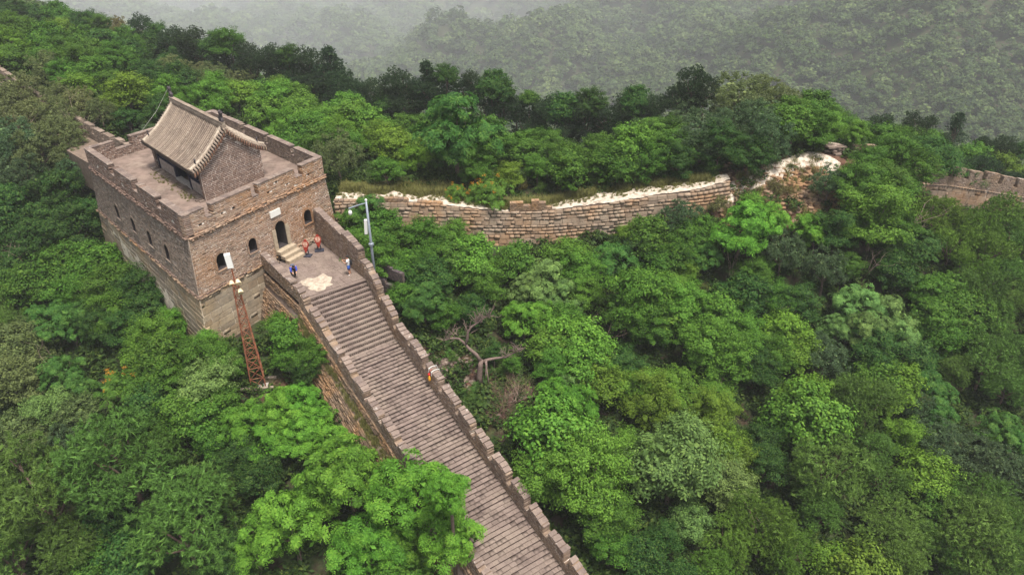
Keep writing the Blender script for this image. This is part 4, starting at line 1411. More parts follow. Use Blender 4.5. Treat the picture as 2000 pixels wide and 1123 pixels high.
# ------------------------------------------------------------------ battlemented wall at far right
def battlement(name, label, pts, merl, thick, lo, hi, body_h, mats, cat='battlement wall', out=(0, -1), keep=150, seed=1, courses=True, stone=True, hc=.115):
    """pts: list of (x,y,z) of the walkway level along the outer edge"""
    r = random.Random(seed)
    t_ = thing(name, (*pts[0][:2], pts[0][2] - body_h), label, cat)
    work, stones = [], []
    tot = 0
    for i, (a, b) in enumerate(zip(pts[:-1], pts[1:])):
        A, B = np.array(a, float), np.array(b, float)
        L = np.linalg.norm((B - A)[:2])
        u2 = unit((B - A)[:2]); n2 = np.array([u2[1], -u2[0]])
        if n2 @ np.array(out) < 0: n2 = -n2
        n3 = np.array([*n2, 0])
        off = tot
        spans = []
        s = -(off % (merl[0] + merl[1])) + merl[2]
        while s < L:
            if s + merl[0] > 0: spans.append((max(s, 0), min(s + merl[0], L), hi * r.uniform(.9, 1.05)))
            s += merl[0] + merl[1]
        tp = steps_top(lo, hi, spans)
        work += parapet_work(A, B, tp, thick, -n2, rnd=r, hc=hc, bl=.42)
        parapet_core(A, B, tp, thick, -n2).build('parapet_core', M[mats[1]], t_)
        # body
        dn = np.array([0, 0, -body_h])
        MB().add([A + n3 * .0, B + n3 * .0, B + dn + n3 * .5, A + dn + n3 * .5, A - n3 * 3.4 + (0, 0, -.05), B - n3 * 3.4 + (0, 0, -.05), B + dn - n3 * 3.4, A + dn - n3 * 3.4],
                 [(0, 1, 2, 3), (0, 4, 5, 1), (4, 7, 6, 5)]).build('wall_body', M[mats[1]], t_)
        for k in range(int(L / .35)):
            c = A + (B - A) * ((k + .5) * .35 / L) + n3 * .06 + (0, 0, -.06)
            stones.append((c, unit(B - A) * .15, np.array([0, 0, .05]), n3 * .12))
        if stone:
            z = -.2
            while z > -body_h:
                h = r.uniform(.38, .55)
                s = -r.uniform(0, .6)
                while s < L:
                    l = r.uniform(.6, 1.2)
                    p, q = max(0, s), min(L, s + l); s += l
                    if q - p < .12: continue
                    c = A + (B - A) * ((p + q) / 2 / L) + (0, 0, z - h / 2) + n3 * (.5 * (-z + h / 2) / body_h - .04)
                    stones.append((c, unit(B - A) * ((q - p) / 2 - .025), np.array([0, 0, h / 2 - .02]), n3 * .10))
                z -= h
        tot += L
    pieces('brick', work, M[mats[0]], t_, keep, jit=.05, stuff_name='brick_work')
    if stones: pieces('stone_block', stones, M[mats[2]], t_, 120, bevel=.07, jit=.06, stuff_name='stone_rest')
    return t_
battlement('battlement_wall', 'battlemented brick wall with square merlons descending at the right edge of the picture',
           [(37.5, 61.2, .9), (42, 62.0, .35), (47, 63.2, -.75), (53, 64.8, -2.2), (60, 67, -4.5)], (1.75, .42, .3), .5, .8, 1.8, 4.5, ('parapet_brick', 'mortar_grey', 'wall_stone'), seed=5)
battlement('broken_battlement', 'broken brick battlement stub between bushes on the knoll', [(32.0, 62.6, 2.9), (35.2, 63.4, 2.5)], (1.2, .5, .2), .5, .5, 1.25, 2.0, ('parapet_brick', 'mortar_grey', 'wall_stone'), seed=6, keep=60)
# wall climbing the ridge behind the tower
battlement('ridge_battlement', 'grey brick battlement climbing the ridge from the back of the watchtower', [(-34.2, 60.5, 3.3), (-37.2, 63.0, 3.3), (-42.5, 67.5, 3.5), (-50, 73.5, 4.6), (-56, 78.5, 5.5), (-64, 86, 6.2)],
           (1.75, .45, .3), .5, .7, 1.45, 3.0, ('brick_grey', 'mortar_dark', 'tower_stone'), out=(1, 1), seed=8, keep=120, stone=False)
# dark brick side terraces beyond the landing
dk = thing('brick_terrace', (-8, 46.5, -3), 'two dark brick terraces half hidden by leaves behind the lamp post', 'terrace wall')
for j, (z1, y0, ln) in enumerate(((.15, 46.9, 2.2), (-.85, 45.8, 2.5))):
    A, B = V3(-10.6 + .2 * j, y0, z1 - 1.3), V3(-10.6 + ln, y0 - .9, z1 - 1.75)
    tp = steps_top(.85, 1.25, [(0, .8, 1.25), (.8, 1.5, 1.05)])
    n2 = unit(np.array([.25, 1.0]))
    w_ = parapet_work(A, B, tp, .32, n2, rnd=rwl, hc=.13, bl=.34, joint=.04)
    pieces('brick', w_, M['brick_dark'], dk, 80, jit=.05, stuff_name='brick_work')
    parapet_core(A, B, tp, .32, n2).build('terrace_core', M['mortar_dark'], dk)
# ------------------------------------------------------------------ rusty lattice mast with floodlights
mast_xy = np.array([-17.95, 38.45]); mz0 = gz1(*mast_xy) - .1
mast = thing('lattice_mast', (*mast_xy, mz0), 'rusty red steel lattice mast with white floodlight in front of the tower base', 'mast')
mh = 8.3
rot = math.radians(20)
def mc(k, t):
    hw = .52 * (1 - t) + .17 * t
    a = rot + math.pi / 4 + k * math.pi / 2
    return np.array([mast_xy[0] + hw * 1.3 * math.cos(a), mast_xy[1] + hw * 1.3 * math.sin(a), mz0 + mh * t])
for k in range(4):
    MB().bar(mc(k, 0), mc(k, 1), .042, .035, 5).build('leg', M['rust'], mast)
nb = 11
lv = [1 - (1 - i / nb) ** 1.15 for i in range(nb + 1)]
for i in range(nb):
    for k in range(4):
        k2 = (k + 1) % 4
        MB().bar(mc(k, lv[i]), mc(k2, lv[i + 1]), .024, None, 4).bar(mc(k2, lv[i]), mc(k, lv[i + 1]), .024, None, 4).build('brace', M['rust'], mast)
        if i: MB().bar(mc(k, lv[i]), mc(k2, lv[i]), .026, None, 4).build('strut', M['rust'], mast)
topc = np.array([*mast_xy, mz0 + mh])
MB().bar(topc - (0, 0, .3), topc + (0, 0, 1.15), .06, .05, 6).build('top_tube', M['rust'], mast)
for dz, dx, dy in ((-.35, .30, -.22), (.30, .26, -.16), (.05, -.28, .10)):
    c = topc + (dx, dy, dz)
    lp = MB().tube([c, c + (.10, -.16, -.10), c + (.14, -.24, -.16)], [.10, .17, .19], 10).build('floodlight', M['lamp_cream'], mast)
    MB().bar(topc + (0, 0, dz), c, .03, None, 5).build('bracket', M['rust'], lp)
c = topc + (-.05, 0, 1.25)
fl_ = MB().box(c + (-.02, 0, .35), np.array([.17, .06, 0]), np.array([-.04, .02, .46]), np.array([-.03, .09, .03])).build('lamp_box', M['lamp_white'], mast)
fl_['label'] = 'white box floodlight at the mast top'
MB().bar(topc + (0, 0, .9), c + (0, 0, .2), .035, None, 5).build('bracket', M['rust'], fl_)
fb_ = MB()
for a, b in (((-1.0, -.75), (1.25, -.55)), ((-.85, .45), (1.1, .62))):
    fb_.box((mast_xy[0] + (a[0] + b[0]) / 2, mast_xy[1] + (a[1] + b[1]) / 2, mz0 + .16), np.array([(b[0] - a[0]) / 2, (b[1] - a[1]) / 2, 0]), np.array([-.02, .10, 0]), np.array([0, 0, .10]))
fb_.build('base_beam', M['old_wood'], mast)
MB().prism([mast_xy + (-.7, -.6), mast_xy + (.7, -.55), mast_xy + (.65, .6), mast_xy + (-.7, .55)], mz0 - .4, mz0 + .06).build('footing', M['concrete'], mast)

# ------------------------------------------------------------------ lamp post
lx, ly = -10.25, 44.6
lz0 = gz1(lx, ly) - .1
lamp = thing('lamp_post', (lx, ly, lz0), 'blue-grey steel lamp post with side arm and white cabinet beside the landing', 'lamp post')
ztop = 6.0
MB().tube([(lx, ly, lz0), (lx, ly, 2.6), (lx - .02, ly, ztop)], [.115, .10, .075], 10).build('pole', M['pole_paint'], lamp, True)
MB().tube([(lx, ly, 2.48), (lx, ly, 2.52), (lx, ly, 2.66), (lx, ly, 2.70)], [.11, .19, .19, .11], 12).build('collar', M['pole_paint'], lamp)
MB().ball((lx - .02, ly, ztop + .03), .095, 10, 6).build('cap', M['lamp_white'], lamp)
arm = MB().tube([(lx, ly, ztop - .18), (lx - .55, ly - .1, ztop - .30), (lx - 1.25, ly - .2, ztop - .52)], [.04, .045, .055], 8).build('arm', M['pole_paint'], lamp)
for t in (.25, .5, .75):
    MB().ball((lx - 1.25 * t, ly - .2 * t, ztop - .16 - .34 * t), .06, 8, 5).build('clamp', M['pole_paint'], arm)
MB().ball((lx - 1.17, ly - .25, ztop - .82), (.14, .14, .19), 12, 8).build('lamp_head', M['lamp_white'], lamp, True)
MB().box((lx - .20, ly - .16, 4.05), np.array([.10, 0, 0]), np.array([.03, 0, .55]), np.array([0, .10, 0])).build('cabinet', M['lamp_white'], lamp)

# ------------------------------------------------------------------ red shield-shaped display boards
def sign(px, yaw, label):
    p = at_z(px[0], px[1], 0.0)
    t_ = thing('display_board', (*p[:2], 0), label, 'sign', 'red display boards on the landing')
    R = lambda x, y, z: p + np.array([x * math.cos(yaw) - y * math.sin(yaw), x * math.sin(yaw) + y * math.cos(yaw), z])
    ax = R(1, 0, 0) - p; ay = R(0, 1, 0) - p
    MB().box(R(0, 0, .045), ax * .36, ay * .26, zz3 * .04).build('stand_base', M['sign_stand'], t_)
    MB().bar(R(-.14, .05, .08), R(-.10, .05, .6), .045, None, 6).bar(R(.14, .05, .08), R(.10, .05, .6), .045, None, 6).build('stand', M['sign_stand'], t_)
    out = []
    for i in range(28):
        w = 2 * math.pi * i / 28
        x, z = math.cos(w), math.sin(w)
        wd = .25 * (1 if z > 0 else (1 + z * .55))
        hh = .36 if z > 0 else .62
        top = .05 * math.cos(4 * w) if z > .3 else 0
        out.append((x * wd, .98 + z * hh + top))
    tilt = lambda x, z, d: R(x, d + (z - .9) * .18, z)
    b_ = MB().loft([[tilt(x, z, -.04) for x, z in out], [tilt(x, z, .04) for x, z in out]]).build('panel', M['sign_red'], t_)
    MB().loft([[tilt(x * 1.05, .98 + (z - .98) * 1.05, -.025) for x, z in out], [tilt(x * 1.05, .98 + (z - .98) * 1.05, .03) for x, z in out]]).build('rim', M['sign_red'], b_)
    for i, (w_, z) in enumerate(((.17, 1.17), (.22, 1.07), (.20, .97), (.13, .86))):   # two words a line, too small to read in the photo
        for x in (-w_ / 2, w_ / 2):
            MB().box(tilt(x, z, -.05), ax * (w_ * .42), (ay * .18 + zz3) * .022, ay * .004).build('lettering', M['sign_text'], b_)
sign((600, 500), math.radians(-8), 'narrow red display board on a dark stand beside the door steps')
sign((624, 490), math.radians(12), 'red shield-shaped display board on a dark stand in the landing corner')

# ------------------------------------------------------------------ people
def skin_body(name, verts, edges, radii, mat, parent, root=0):
    me = bpy.data.meshes.new(name)
    me.from_pydata([tuple(v) for v in verts], edges, [])
    me.materials.append(mat)
    o = link(name, me, parent)
    m_ = o.modifiers.new('skin', 'SKIN'); m_.use_smooth_shade = True
    if not me.skin_vertices:
        return o
    for i, r_ in enumerate(radii):
        sv = me.skin_vertices[0].data[i]
        sv.radius = (r_, r_) if np.isscalar(r_) else r_
        sv.use_root = (i == root)
    s_ = o.modifiers.new('smooth', 'SUBSURF'); s_.levels = 1; s_.render_levels = 1
    return o

def person(base, yaw, h, J, label, parts, name='person'):
    """J: joint dict in units of height, facing +Y; parts(P) adds clothes"""
    t_ = thing(name, base, label, 'person')
    base = np.asarray(base, float)
    c, s = math.cos(yaw), math.sin(yaw)
    P = lambda q: base + h * np.array([q[0] * c - q[1] * s, q[0] * s + q[1] * c, q[2]])
    order, edges, rad = [], [], []
    ix = {}
    def v(key, q, r, par=None):
        ix[key] = len(order); order.append(P(q)); rad.append(r * h)
        if par is not None: edges.append((ix[par], ix[key]))
    v('pel', J['pel'], .070); v('bel', J['bel'], .066, 'pel'); v('che', J['che'], .078, 'bel'); v('nek', J['nek'], .030, 'che')
    v('chin', J['chin'], .046, 'nek'); v('head', J['head'], .062, 'chin'); v('crown', J['crown'], .040, 'head')
    for sd in 'lr':
        v('sh' + sd, J['sh' + sd], .036, 'che'); v('el' + sd, J['el' + sd], .024, 'sh' + sd); v('wr' + sd, J['wr' + sd], .017, 'el' + sd)
        d = unit(np.array(J['wr' + sd]) - np.array(J['el' + sd]))
        q = np.array(J['wr' + sd]) + d * .035
        v('pa' + sd, q, .018, 'wr' + sd)
        side = unit(np.cross(d, (0, 0, 1)) + 1e-6)
        for i, (o_, ln) in enumerate(((-.014, .036), (-.005, .044), (.005, .042), (.013, .032))):
            v('f%d%s' % (i, sd), q + side * o_ + d * ln * .55 + np.array([0, 0, .004]), .006, 'pa' + sd)
            v('g%d%s' % (i, sd), q + side * o_ * 1.2 + d * ln - np.array([0, 0, .006]), .0045, 'f%d%s' % (i, sd))
        v('th' + sd, q + side * -.026 + d * .006, .0065, 'pa' + sd); v('tt' + sd, q + side * -.032 + d * .024, .005, 'th' + sd)
        v('hi' + sd, J['hi' + sd], .058, 'pel'); v('kn' + sd, J['kn' + sd], .036, 'hi' + sd); v('an' + sd, J['an' + sd], .022, 'kn' + sd)
        v('to' + sd, J['to' + sd], .020, 'an' + sd)
    body = skin_body('body', order, edges, rad, M['skin'], t_)
    parts(P, h, t_, body, J)
    return t_
def ringed(P, h, pts, n=10, up=None):
    """loft of ellipses: (centre, rx, ry) in body units, horizontal rings"""
    rings = []
    for q, rx, ry in pts:
        rings.append([P((q[0] + rx * math.cos(2 * math.pi * k / n), q[1] + ry * math.sin(2 * math.pi * k / n), q[2])) for k in range(n)])
    return rings
def face(P, h, body, J):
    hd = np.array(J['head']); f = np.array(J.get('look', (0, 1, 0)))
    r = np.cross(f, (0, 0, 1)); 
    for sg in (-1, 1):
        MB().ball(P(hd + f * .055 + r * sg * .022 + (0, 0, .006)), .008 * h, 6, 4).build('eye', M['hair'], body)
        MB().ball(P(hd + r * sg * .062), (.012 * h,) * 3, 6, 4).build('ear', M['skin'], body)
    MB().ball(P(hd + f * .068 - np.array([0, 0, .012])), .010 * h, 6, 4).build('nose', M['skin'], body)
    MB().ball(P(hd + f * .056 - np.array([0, 0, .036])), (.014 * h, .014 * h, .005 * h), 6, 4).build('mouth', M['bag_red'], body)
    MB().ball(P(hd - f * .012 + np.array([0, 0, .030])), (.070 * h, .070 * h, .056 * h), 12, 8).build('hair', M['hair'], body, True)

JB = dict(pel=(0, 0, .50), bel=(0, 0, .60), che=(0, .0, .72), nek=(0, .005, .82), chin=(0, .02, .87), head=(0, .015, .925), crown=(0, .01, .965),
          shl=(-.105, 0, .79), shr=(.105, 0, .79), ell=(-.13, .11, .68), elr=(.13, .12, .69), wrl=(-.06, .21, .76), wrr=(.05, .22, .78),
          hil=(-.055, 0, .48), hir=(.055, 0, .48), knl=(-.06, .015, .27), knr=(.07, -.02, .27), anl=(-.06, -.02, .05), anr=(.075, -.05, .05), tol=(-.065, .055, .02), tor=(.085, .03, .02))
def boy_clothes(P, h, t_, body, J):
    face(P, h, body, J)
    sh = MB().loft(ringed(P, h, [((0, 0, .50), .098, .078), ((0, 0, .58), .090, .072), ((0, 0, .68), .100, .080), ((0, 0, .76), .112, .078), ((0, 0, .805), .085, .06), ((0, .003, .825), .045, .045)]))
    for sg, e in ((-1, 'ell'), (1, 'elr')):
        a = np.array((sg * .095, 0, .785)); b = np.array(J[e]); q = a + (b - a) * .62
        sh.tube([P(a), P((a + q) / 2), P(q)], [.050 * h, .045 * h, .040 * h], 9)
    sh.build('shirt', M['shirt_white'], t_, True)
    so = MB().loft(ringed(P, h, [((0, 0, .53), .096, .076), ((0, 0, .49), .104, .082), ((0, 0, .44), .108, .085)]))
    for sg, k in ((-1, 'knl'), (1, 'knr')):
        a = np.array((sg * .055, 0, .47)); b = np.array(J[k]); q = a + (b - a) * .75
        so.tube([P(a), P(q)], [.066 * h, .058 * h], 10)
    so.build('shorts', M['shorts_blue'], t_, True)
    for sd, sg in (('l', -1), ('r', 1)):
        a, b = np.array(J['an' + sd]), np.array(J['to' + sd])
        MB().ball(P((a + b) / 2 + (0, 0, -.012)), (.036 * h, .056 * h, .026 * h), 8, 6).build('shoe', M['shoe'], t_, True)
pb = at_z(683, 537, 0.0)
boy_yaw = math.radians(100)
person(pb, boy_yaw, 1.62, JB, 'child in white shirt and blue shorts standing by the landing parapet with raised hands', boy_clothes)
bp = thing('backpack', pb + (.0, 0, .8), 'black backpack on the back of the child in the white shirt', 'backpack')
c_, s_ = math.cos(boy_yaw), math.sin(boy_yaw)
Rb = lambda x, y, z: pb + 1.62 * np.array([x * c_ - y * s_, x * s_ + y * c_, z])
MB().loft([[Rb(x * w_, -.085 - d_ * (1 if y > 0 else 0), z) for x, y in ((-1, 0), (1, 0), (1, 1), (-1, 1))] for z, w_, d_ in ((.54, .075, .06), (.56, .085, .085), (.70, .08, .085), (.76, .06, .05))]).build('pack', M['cloth_black'], bp)
for sg in (-1, 1):
    MB().tube([Rb(sg * .06, -.085, .74), Rb(sg * .065, -.03, .815), Rb(sg * .07, .06, .79), Rb(sg * .075, .085, .70), Rb(sg * .075, -.07, .58)], .012, 5).build('strap', M['cloth_black'], bp)

JS = dict(pel=(0, -.10, .50), bel=(0, .0, .57), che=(0, .12, .62), nek=(0, .21, .64), chin=(0, .26, .635), head=(0, .30, .66), crown=(0, .31, .70),
          shl=(-.105, .16, .62), shr=(.105, .16, .62), ell=(-.13, .20, .47), elr=(.14, .24, .48), wrl=(-.08, .30, .40), wrr=(.10, .34, .42),
          hil=(-.055, -.10, .48), hir=(.055, -.10, .48), knl=(-.07, .02, .27), knr=(.07, -.02, .27), anl=(-.07, -.06, .05), anr=(.075, -.10, .05), tol=(-.07, .02, .02), tor=(.08, -.02, .02))
def bent_clothes(P, h, t_, body, J):
    face(P, h, body, J)
    a, b, c = [np.array(J[k]) for k in ('pel', 'bel', 'che')]
    MB().tube([P(a + (0, -.02, .02)), P((a + b) / 2 + (0, 0, .015)), P(b + (0, 0, .012)), P(c), P(c + (0, .06, .01)), P(c + (0, .085, .012))], [.085 * h, .094 * h, .090 * h, .102 * h, .080 * h, .045 * h], 12).build('jacket', M['cloth_slate'], t_, True)
    for sd in 'lr':
        MB().tube([P(J['sh' + sd]), P(J['el' + sd]), P(np.array(J['el' + sd]) * .25 + np.array(J['wr' + sd]) * .75)], [.050 * h, .040 * h, .033 * h], 9).build('sleeve', M['cloth_blue'], t_, True)
        MB().tube([P(J['hi' + sd]), P(J['kn' + sd]), P(J['an' + sd])], [.075 * h, .052 * h, .042 * h], 9).build('trousers', M['cloth_black'], t_, True)
        q, w_ = np.array(J['an' + sd]), np.array(J['to' + sd])
        MB().ball(P((q + w_) / 2 + (0, 0, -.012)), (.036 * h, .056 * h, .026 * h), 8, 6).build('shoe', M['cloth_black'], t_, True)
ps = SP(-3.6, 4.05, 0)
person(ps, math.radians(-150), 1.66, JS, 'person in slate jacket with blue sleeves bending over behind the landing parapet', bent_clothes)

# ------------------------------------------------------------------ hooked ladder over the parapet, yellow bag
sL = 8.55
ld = thing('hook_ladder', SP(sL, -.6, st_z(sL) - 1.5), 'white hooked ladder rails hanging over a broken merlon of the stair parapet', 'ladder')
for ds in (-.16, .16):
    zt = st_z(sL + ds) + 1.62
    MB().tube([SP(sL + ds, .06, zt - .28), SP(sL + ds, .04, zt), SP(sL + ds, -.2, zt + .08), SP(sL + ds, -.58, zt), SP(sL + ds, -.66, zt - .4), SP(sL + ds, -.72, zt - 2.6)], .022, 6).build('rail', M['lamp_white'], ld)
for k in range(6):
    MB().bar(SP(sL - .16, -.68, st_z(sL) + .9 - k * .33), SP(sL + .16, -.68, st_z(sL) + .9 - k * .33), .018, None, 5).build('rung', M['lamp_white'], ld)
bq = SP(sL - .02, .13, st_z(sL) + 1.05)
yb = thing('yellow_bag', bq, 'yellow bag with a red top hanging on the inner face of the stair parapet', 'bag')
rings = []
for z, w_, d_ in ((-.26, .07, .05), (-.20, .12, .07), (-.05, .13, .08), (.13, .11, .06), (.22, .05, .04)):
    rings.append([bq + sd3 * (w_ * math.cos(2 * math.pi * k / 10)) + sl3 * (d_ * math.sin(2 * math.pi * k / 10)) + (0, 0, z) for k in range(10)])
MB().loft(rings).build('sack', M['bag_yellow'], yb, True)
MB().loft([[bq + sd3 * (w_ * math.cos(2 * math.pi * k / 8)) + sl3 * (w_ * math.sin(2 * math.pi * k / 8)) + (0, 0, z) for k in range(8)] for z, w_ in ((.22, .09), (.30, .10), (.36, .05))]).build('flap', M['bag_red'], yb, True)
MB().tube([bq + (0, 0, .34), SP(sL - .02, .07, bq[2] + .5), SP(sL - .02, -.1, bq[2] + .62)], .012, 5).build('strap', M['bag_red'], yb)

# ------------------------------------------------------------------ loose rocks by the dead tree
def rock(u, v, r, label, seed, sq=(1, .8, .6)):
    d = None
    for dd in np.arange(25, 90, .1):
        p = EYE + ray(u, v) * dd
        if p[2] < gz1(p[0], p[1]) + .05: d = p; break
    bm = bmesh.new(); bmesh.ops.create_cube(bm, size=2.0)
    rr_ = random.Random(seed)
    for v_ in bm.verts: v_.co += Vector([rr_.uniform(-.25, .25) for _ in range(3)])
    bmesh.ops.bevel(bm, geom=list(bm.edges), offset=.3, segments=2, affect='EDGES', profile=.6)
    for v_ in bm.verts: v_.co += Vector([rr_.uniform(-.04, .04) for _ in range(3)])
    me = bpy.data.meshes.new('rock'); bm.to_mesh(me); bm.free(); me.materials.append(M['loose_stone'])
    o = link('rock', me); o.location = d; o.scale = (r * sq[0], r * sq[1], r * sq[2]); o.rotation_euler = (rr_.uniform(-.2, .2), rr_.uniform(-.2, .2), rr_.uniform(0, 3))
    tag(o, label, 'rock', 'fallen rocks')
    return d
rock(900, 744, .55, 'flat grey stone slab on the litter beside the dead tree', 1, (1.1, .8, .22))
rock(962, 817, .50, 'squared pinkish boulder below the bare brush by the stairs', 2, (1.0, .75, .7))
rock(1122, 492, .5, 'rounded pale boulder at the foot of the stone wall', 3)
stn = []
rz_ = random.Random(77)
for i in range(420):
    x, y = rz_.gauss(-4.7, 1.2), rz_.gauss(40.8, 1.3)
    sz = abs(rz_.gauss(.05, .035)) + .02
    a = rz_.uniform(0, 3.14)
    stn.append((V3(x, y, gz1(x, y) + sz * .3), np.array([math.cos(a), math.sin(a), 0]) * sz * 1.4, np.array([-math.sin(a), math.cos(a), 0]) * sz, np.array([0, 0, sz * .6])))
o = link('gravel', boxes_mesh('gravel', stn, M['loose_stone'], .012)); tag(o, 'scattered broken stones on the litter beside the stairs', 'gravel', kind='stuff')
# ------------------------------------------------------------------ foliage prototypes
def quads_from(C, A, B, rnd, fold=0.0):
    """C centres, A half long axis, B half short axis -> diamond leaves"""
    n = len(C)
    vs = np.stack([C - A, C + B, C + A, C - B], 1).reshape(-1, 3)
    fs = np.arange(n * 4).reshape(n, 4)
    return vs, fs, np.repeat(rnd, 4)

def rand_unit(n, g):
    v = g.normal(size=(n, 3))
    return v / np.linalg.norm(v, axis=1, keepdims=True)

def leaf_quads(C, Nn, ln, wd, g, droop=0.0):
    n = len(C)
    t = rand_unit(n, g)
    t[:, 2] -= droop
    t -= Nn * np.sum(t * Nn, 1, keepdims=True)
    t /= np.linalg.norm(t, axis=1, keepdims=True) + 1e-9
    b = np.cross(Nn, t)
    s = g.uniform(.7, 1.3, (n, 1))
    return quads_from(C, t * ln * s, b * wd * s, g.uniform(0, 1, n))

def finish_leaves(name, parts, mat):
    vs, fs, rn, off = [], [], [], 0
    for v, f, r in parts:
        vs.append(v); fs.append(f + off); rn.append(r); off += len(v)
    k = fs[0].shape[1]
    me = mesh_np(name, np.concatenate(vs), np.concatenate(fs), mat)
    a = me.attributes.new('rnd', 'FLOAT', 'POINT')
    a.data.foreach_set('value', np.concatenate(rn).astype(np.float32))
    return me

def lobes(g, n, flat, low=-.72, spread=.58, rr=(.34, .52)):
    """centres (unit crown radius) and radii of the big masses of a crown"""
    out = [((0, 0, .15 * flat), .55)]
    k = 0
    while len(out) < n and k < 400:
        k += 1
        d = rand_unit(1, g)[0]
        if d[2] < low: continue
        c = d * np.array([1, 1, flat]) * g.uniform(.75, 1.1) * spread
        r = g.uniform(*rr)
        if all(np.linalg.norm(c - np.array(o)) > .33 for o, _ in out):
            out.append((tuple(c), r))
    return out

def clump_centres(g, lb, per, flat, rag=.22):
    C, Nn = [], []
    for c, r in lb:
        d = rand_unit(per, g)
        d[:, 2] = np.abs(d[:, 2]) * g.choice([1, 1, 1, -.6], per)
        p = np.array(c) + d * r * np.array([1, 1, .85]) * g.uniform(.70, 1.0 + rag, (per, 1))
        # drop clumps buried inside another mass
        for q, dd in zip(p, d):
            if any(np.linalg.norm(q - np.array(o)) < rr * .72 for o, rr in lb if o != c): continue
            C.append(q); Nn.append(dd)
    return np.array(C), np.array(Nn)

R0 = 2.6      # prototype crown radius in metres

def broadleaf(seed, flat=.85, nl=9, per=13, leaves=105, ll=.115, lw=.062, cl=.24, mat='leaf', droop=.2, upb=.55):
    g = np.random.default_rng(seed)
    lb = lobes(g, nl, flat)
    C, D = clump_centres(g, lb, per, flat)
    n = len(C)
    ci = np.repeat(np.arange(n), leaves)
    d = rand_unit(len(ci), g)
    rad = g.uniform(.25, 1.0, (len(ci), 1)) ** .6
    sz = np.repeat(g.uniform(.45, 1.0, n) ** 1.3 * 1.45, leaves)[:, None]
    q = d * rad * cl * sz * np.array([1, 1, .62])
    al = np.sum(q * D[ci], 1, keepdims=True)
    p = C[ci] + q + D[ci] * al * .7 + np.array([0, 0, -.5]) * (rad * cl * sz) ** 2
    nn = d * .6 + D[ci] * .5 + np.array([0, 0, upb]) + g.normal(0, .38, d.shape)
    nn /= np.linalg.norm(nn, axis=1, keepdims=True)
    parts = [leaf_quads(p * R0, nn, ll, lw, g, droop)]
    m = int(len(ci) * .16)                              # inner leaves that close the crown
    q = np.array([np.array(lb[i][0]) for i in g.integers(0, len(lb), m)]) + rand_unit(m, g) * g.uniform(.05, .36, (m, 1))
    v, f, r = leaf_quads(q * R0, rand_unit(m, g), ll * 2.0, lw * 2.2, g)
    parts.append((v, f, r))
    return finish_leaves('crown', parts, M[mat]), lb

def frond_tree(seed, flat=.7, nl=10, per=17, mat='leaf', fr=8, stations=6, flen=.52, blossoms=False, ll=.108):
    g = np.random.default_rng(seed)
    lb = lobes(g, nl, flat)
    C, D = clump_centres(g, lb, per, flat)
    up = D[:, 2] > -.25
    C, D = C[up], D[up]
    n = len(C)
    P, A, B, Rn = [], [], [], []
    for i in range(n):
        ax = unit(D[i] * .9 + np.array([0, 0, .6]) + g.normal(0, .3, 3))
        fl = flen * g.uniform(.65, 1.3)
        t0 = unit(np.cross(ax, (.3, .7, .2))); t1 = np.cross(ax, t0)
        k0 = g.uniform(0, 6.28)
        tone = g.uniform(.2, 1)
        for k in range(fr):
            w = k0 + 2 * math.pi * k / fr + g.uniform(-.25, .25)
            out = t0 * math.cos(w) + t1 * math.sin(w)
            L = fl * g.uniform(.7, 1.25); el_ = g.uniform(.15, .75)
            side = np.cross(ax, out)
            for j in range(stations):
                t = (j + .35) / stations
                pos = C[i] * R0 + out * L * t + ax * (L * (el_ * t - (el_ + .25) * t * t))
                tang = unit(out + ax * (el_ - 2 * (el_ + .25) * t))
                for sg in (-1, 1):
                    a = unit(tang * .45 + side * sg + np.array([0, 0, -.25]) + g.normal(0, .28, 3))
                    nrm = unit(np.cross(a, tang)); b = np.cross(nrm, a)
                    sz = ll * (1.15 - .55 * t) * g.uniform(.85, 1.15)
                    P.append(pos + a * sz); A.append(a * sz); B.append(b * sz * .40); Rn.append(min(1, max(0, tone * .7 + g.uniform(-.25, .5))))
    parts = [quads_from(np.array(P), np.array(A), np.array(B), np.array(Rn))]
    m = 900
    q = np.array([np.array(lb[i][0]) for i in g.integers(0, len(lb), m)]) + rand_unit(m, g) * g.uniform(.05, .36, (m, 1))
    v, f, r = leaf_quads(q * R0, rand_unit(m, g), .2, .11, g)
    parts.append((v, f, r))
    me = finish_leaves('crown', parts, M[mat])
    bl = None
    if blossoms:
        sel = np.where(D[:, 2] > .25)[0]
        sel = sel[g.random(len(sel)) < .30]
        pts = np.repeat(C[sel] * R0 + D[sel] * .22, 34, 0) + g.normal(0, .10, (len(sel) * 34, 3)) + np.array([0, 0, .12])
        bl = finish_leaves('blossom', [leaf_quads(pts, rand_unit(len(pts), g), .055, .04, g)], M['blossom'])
    return me, lb, bl

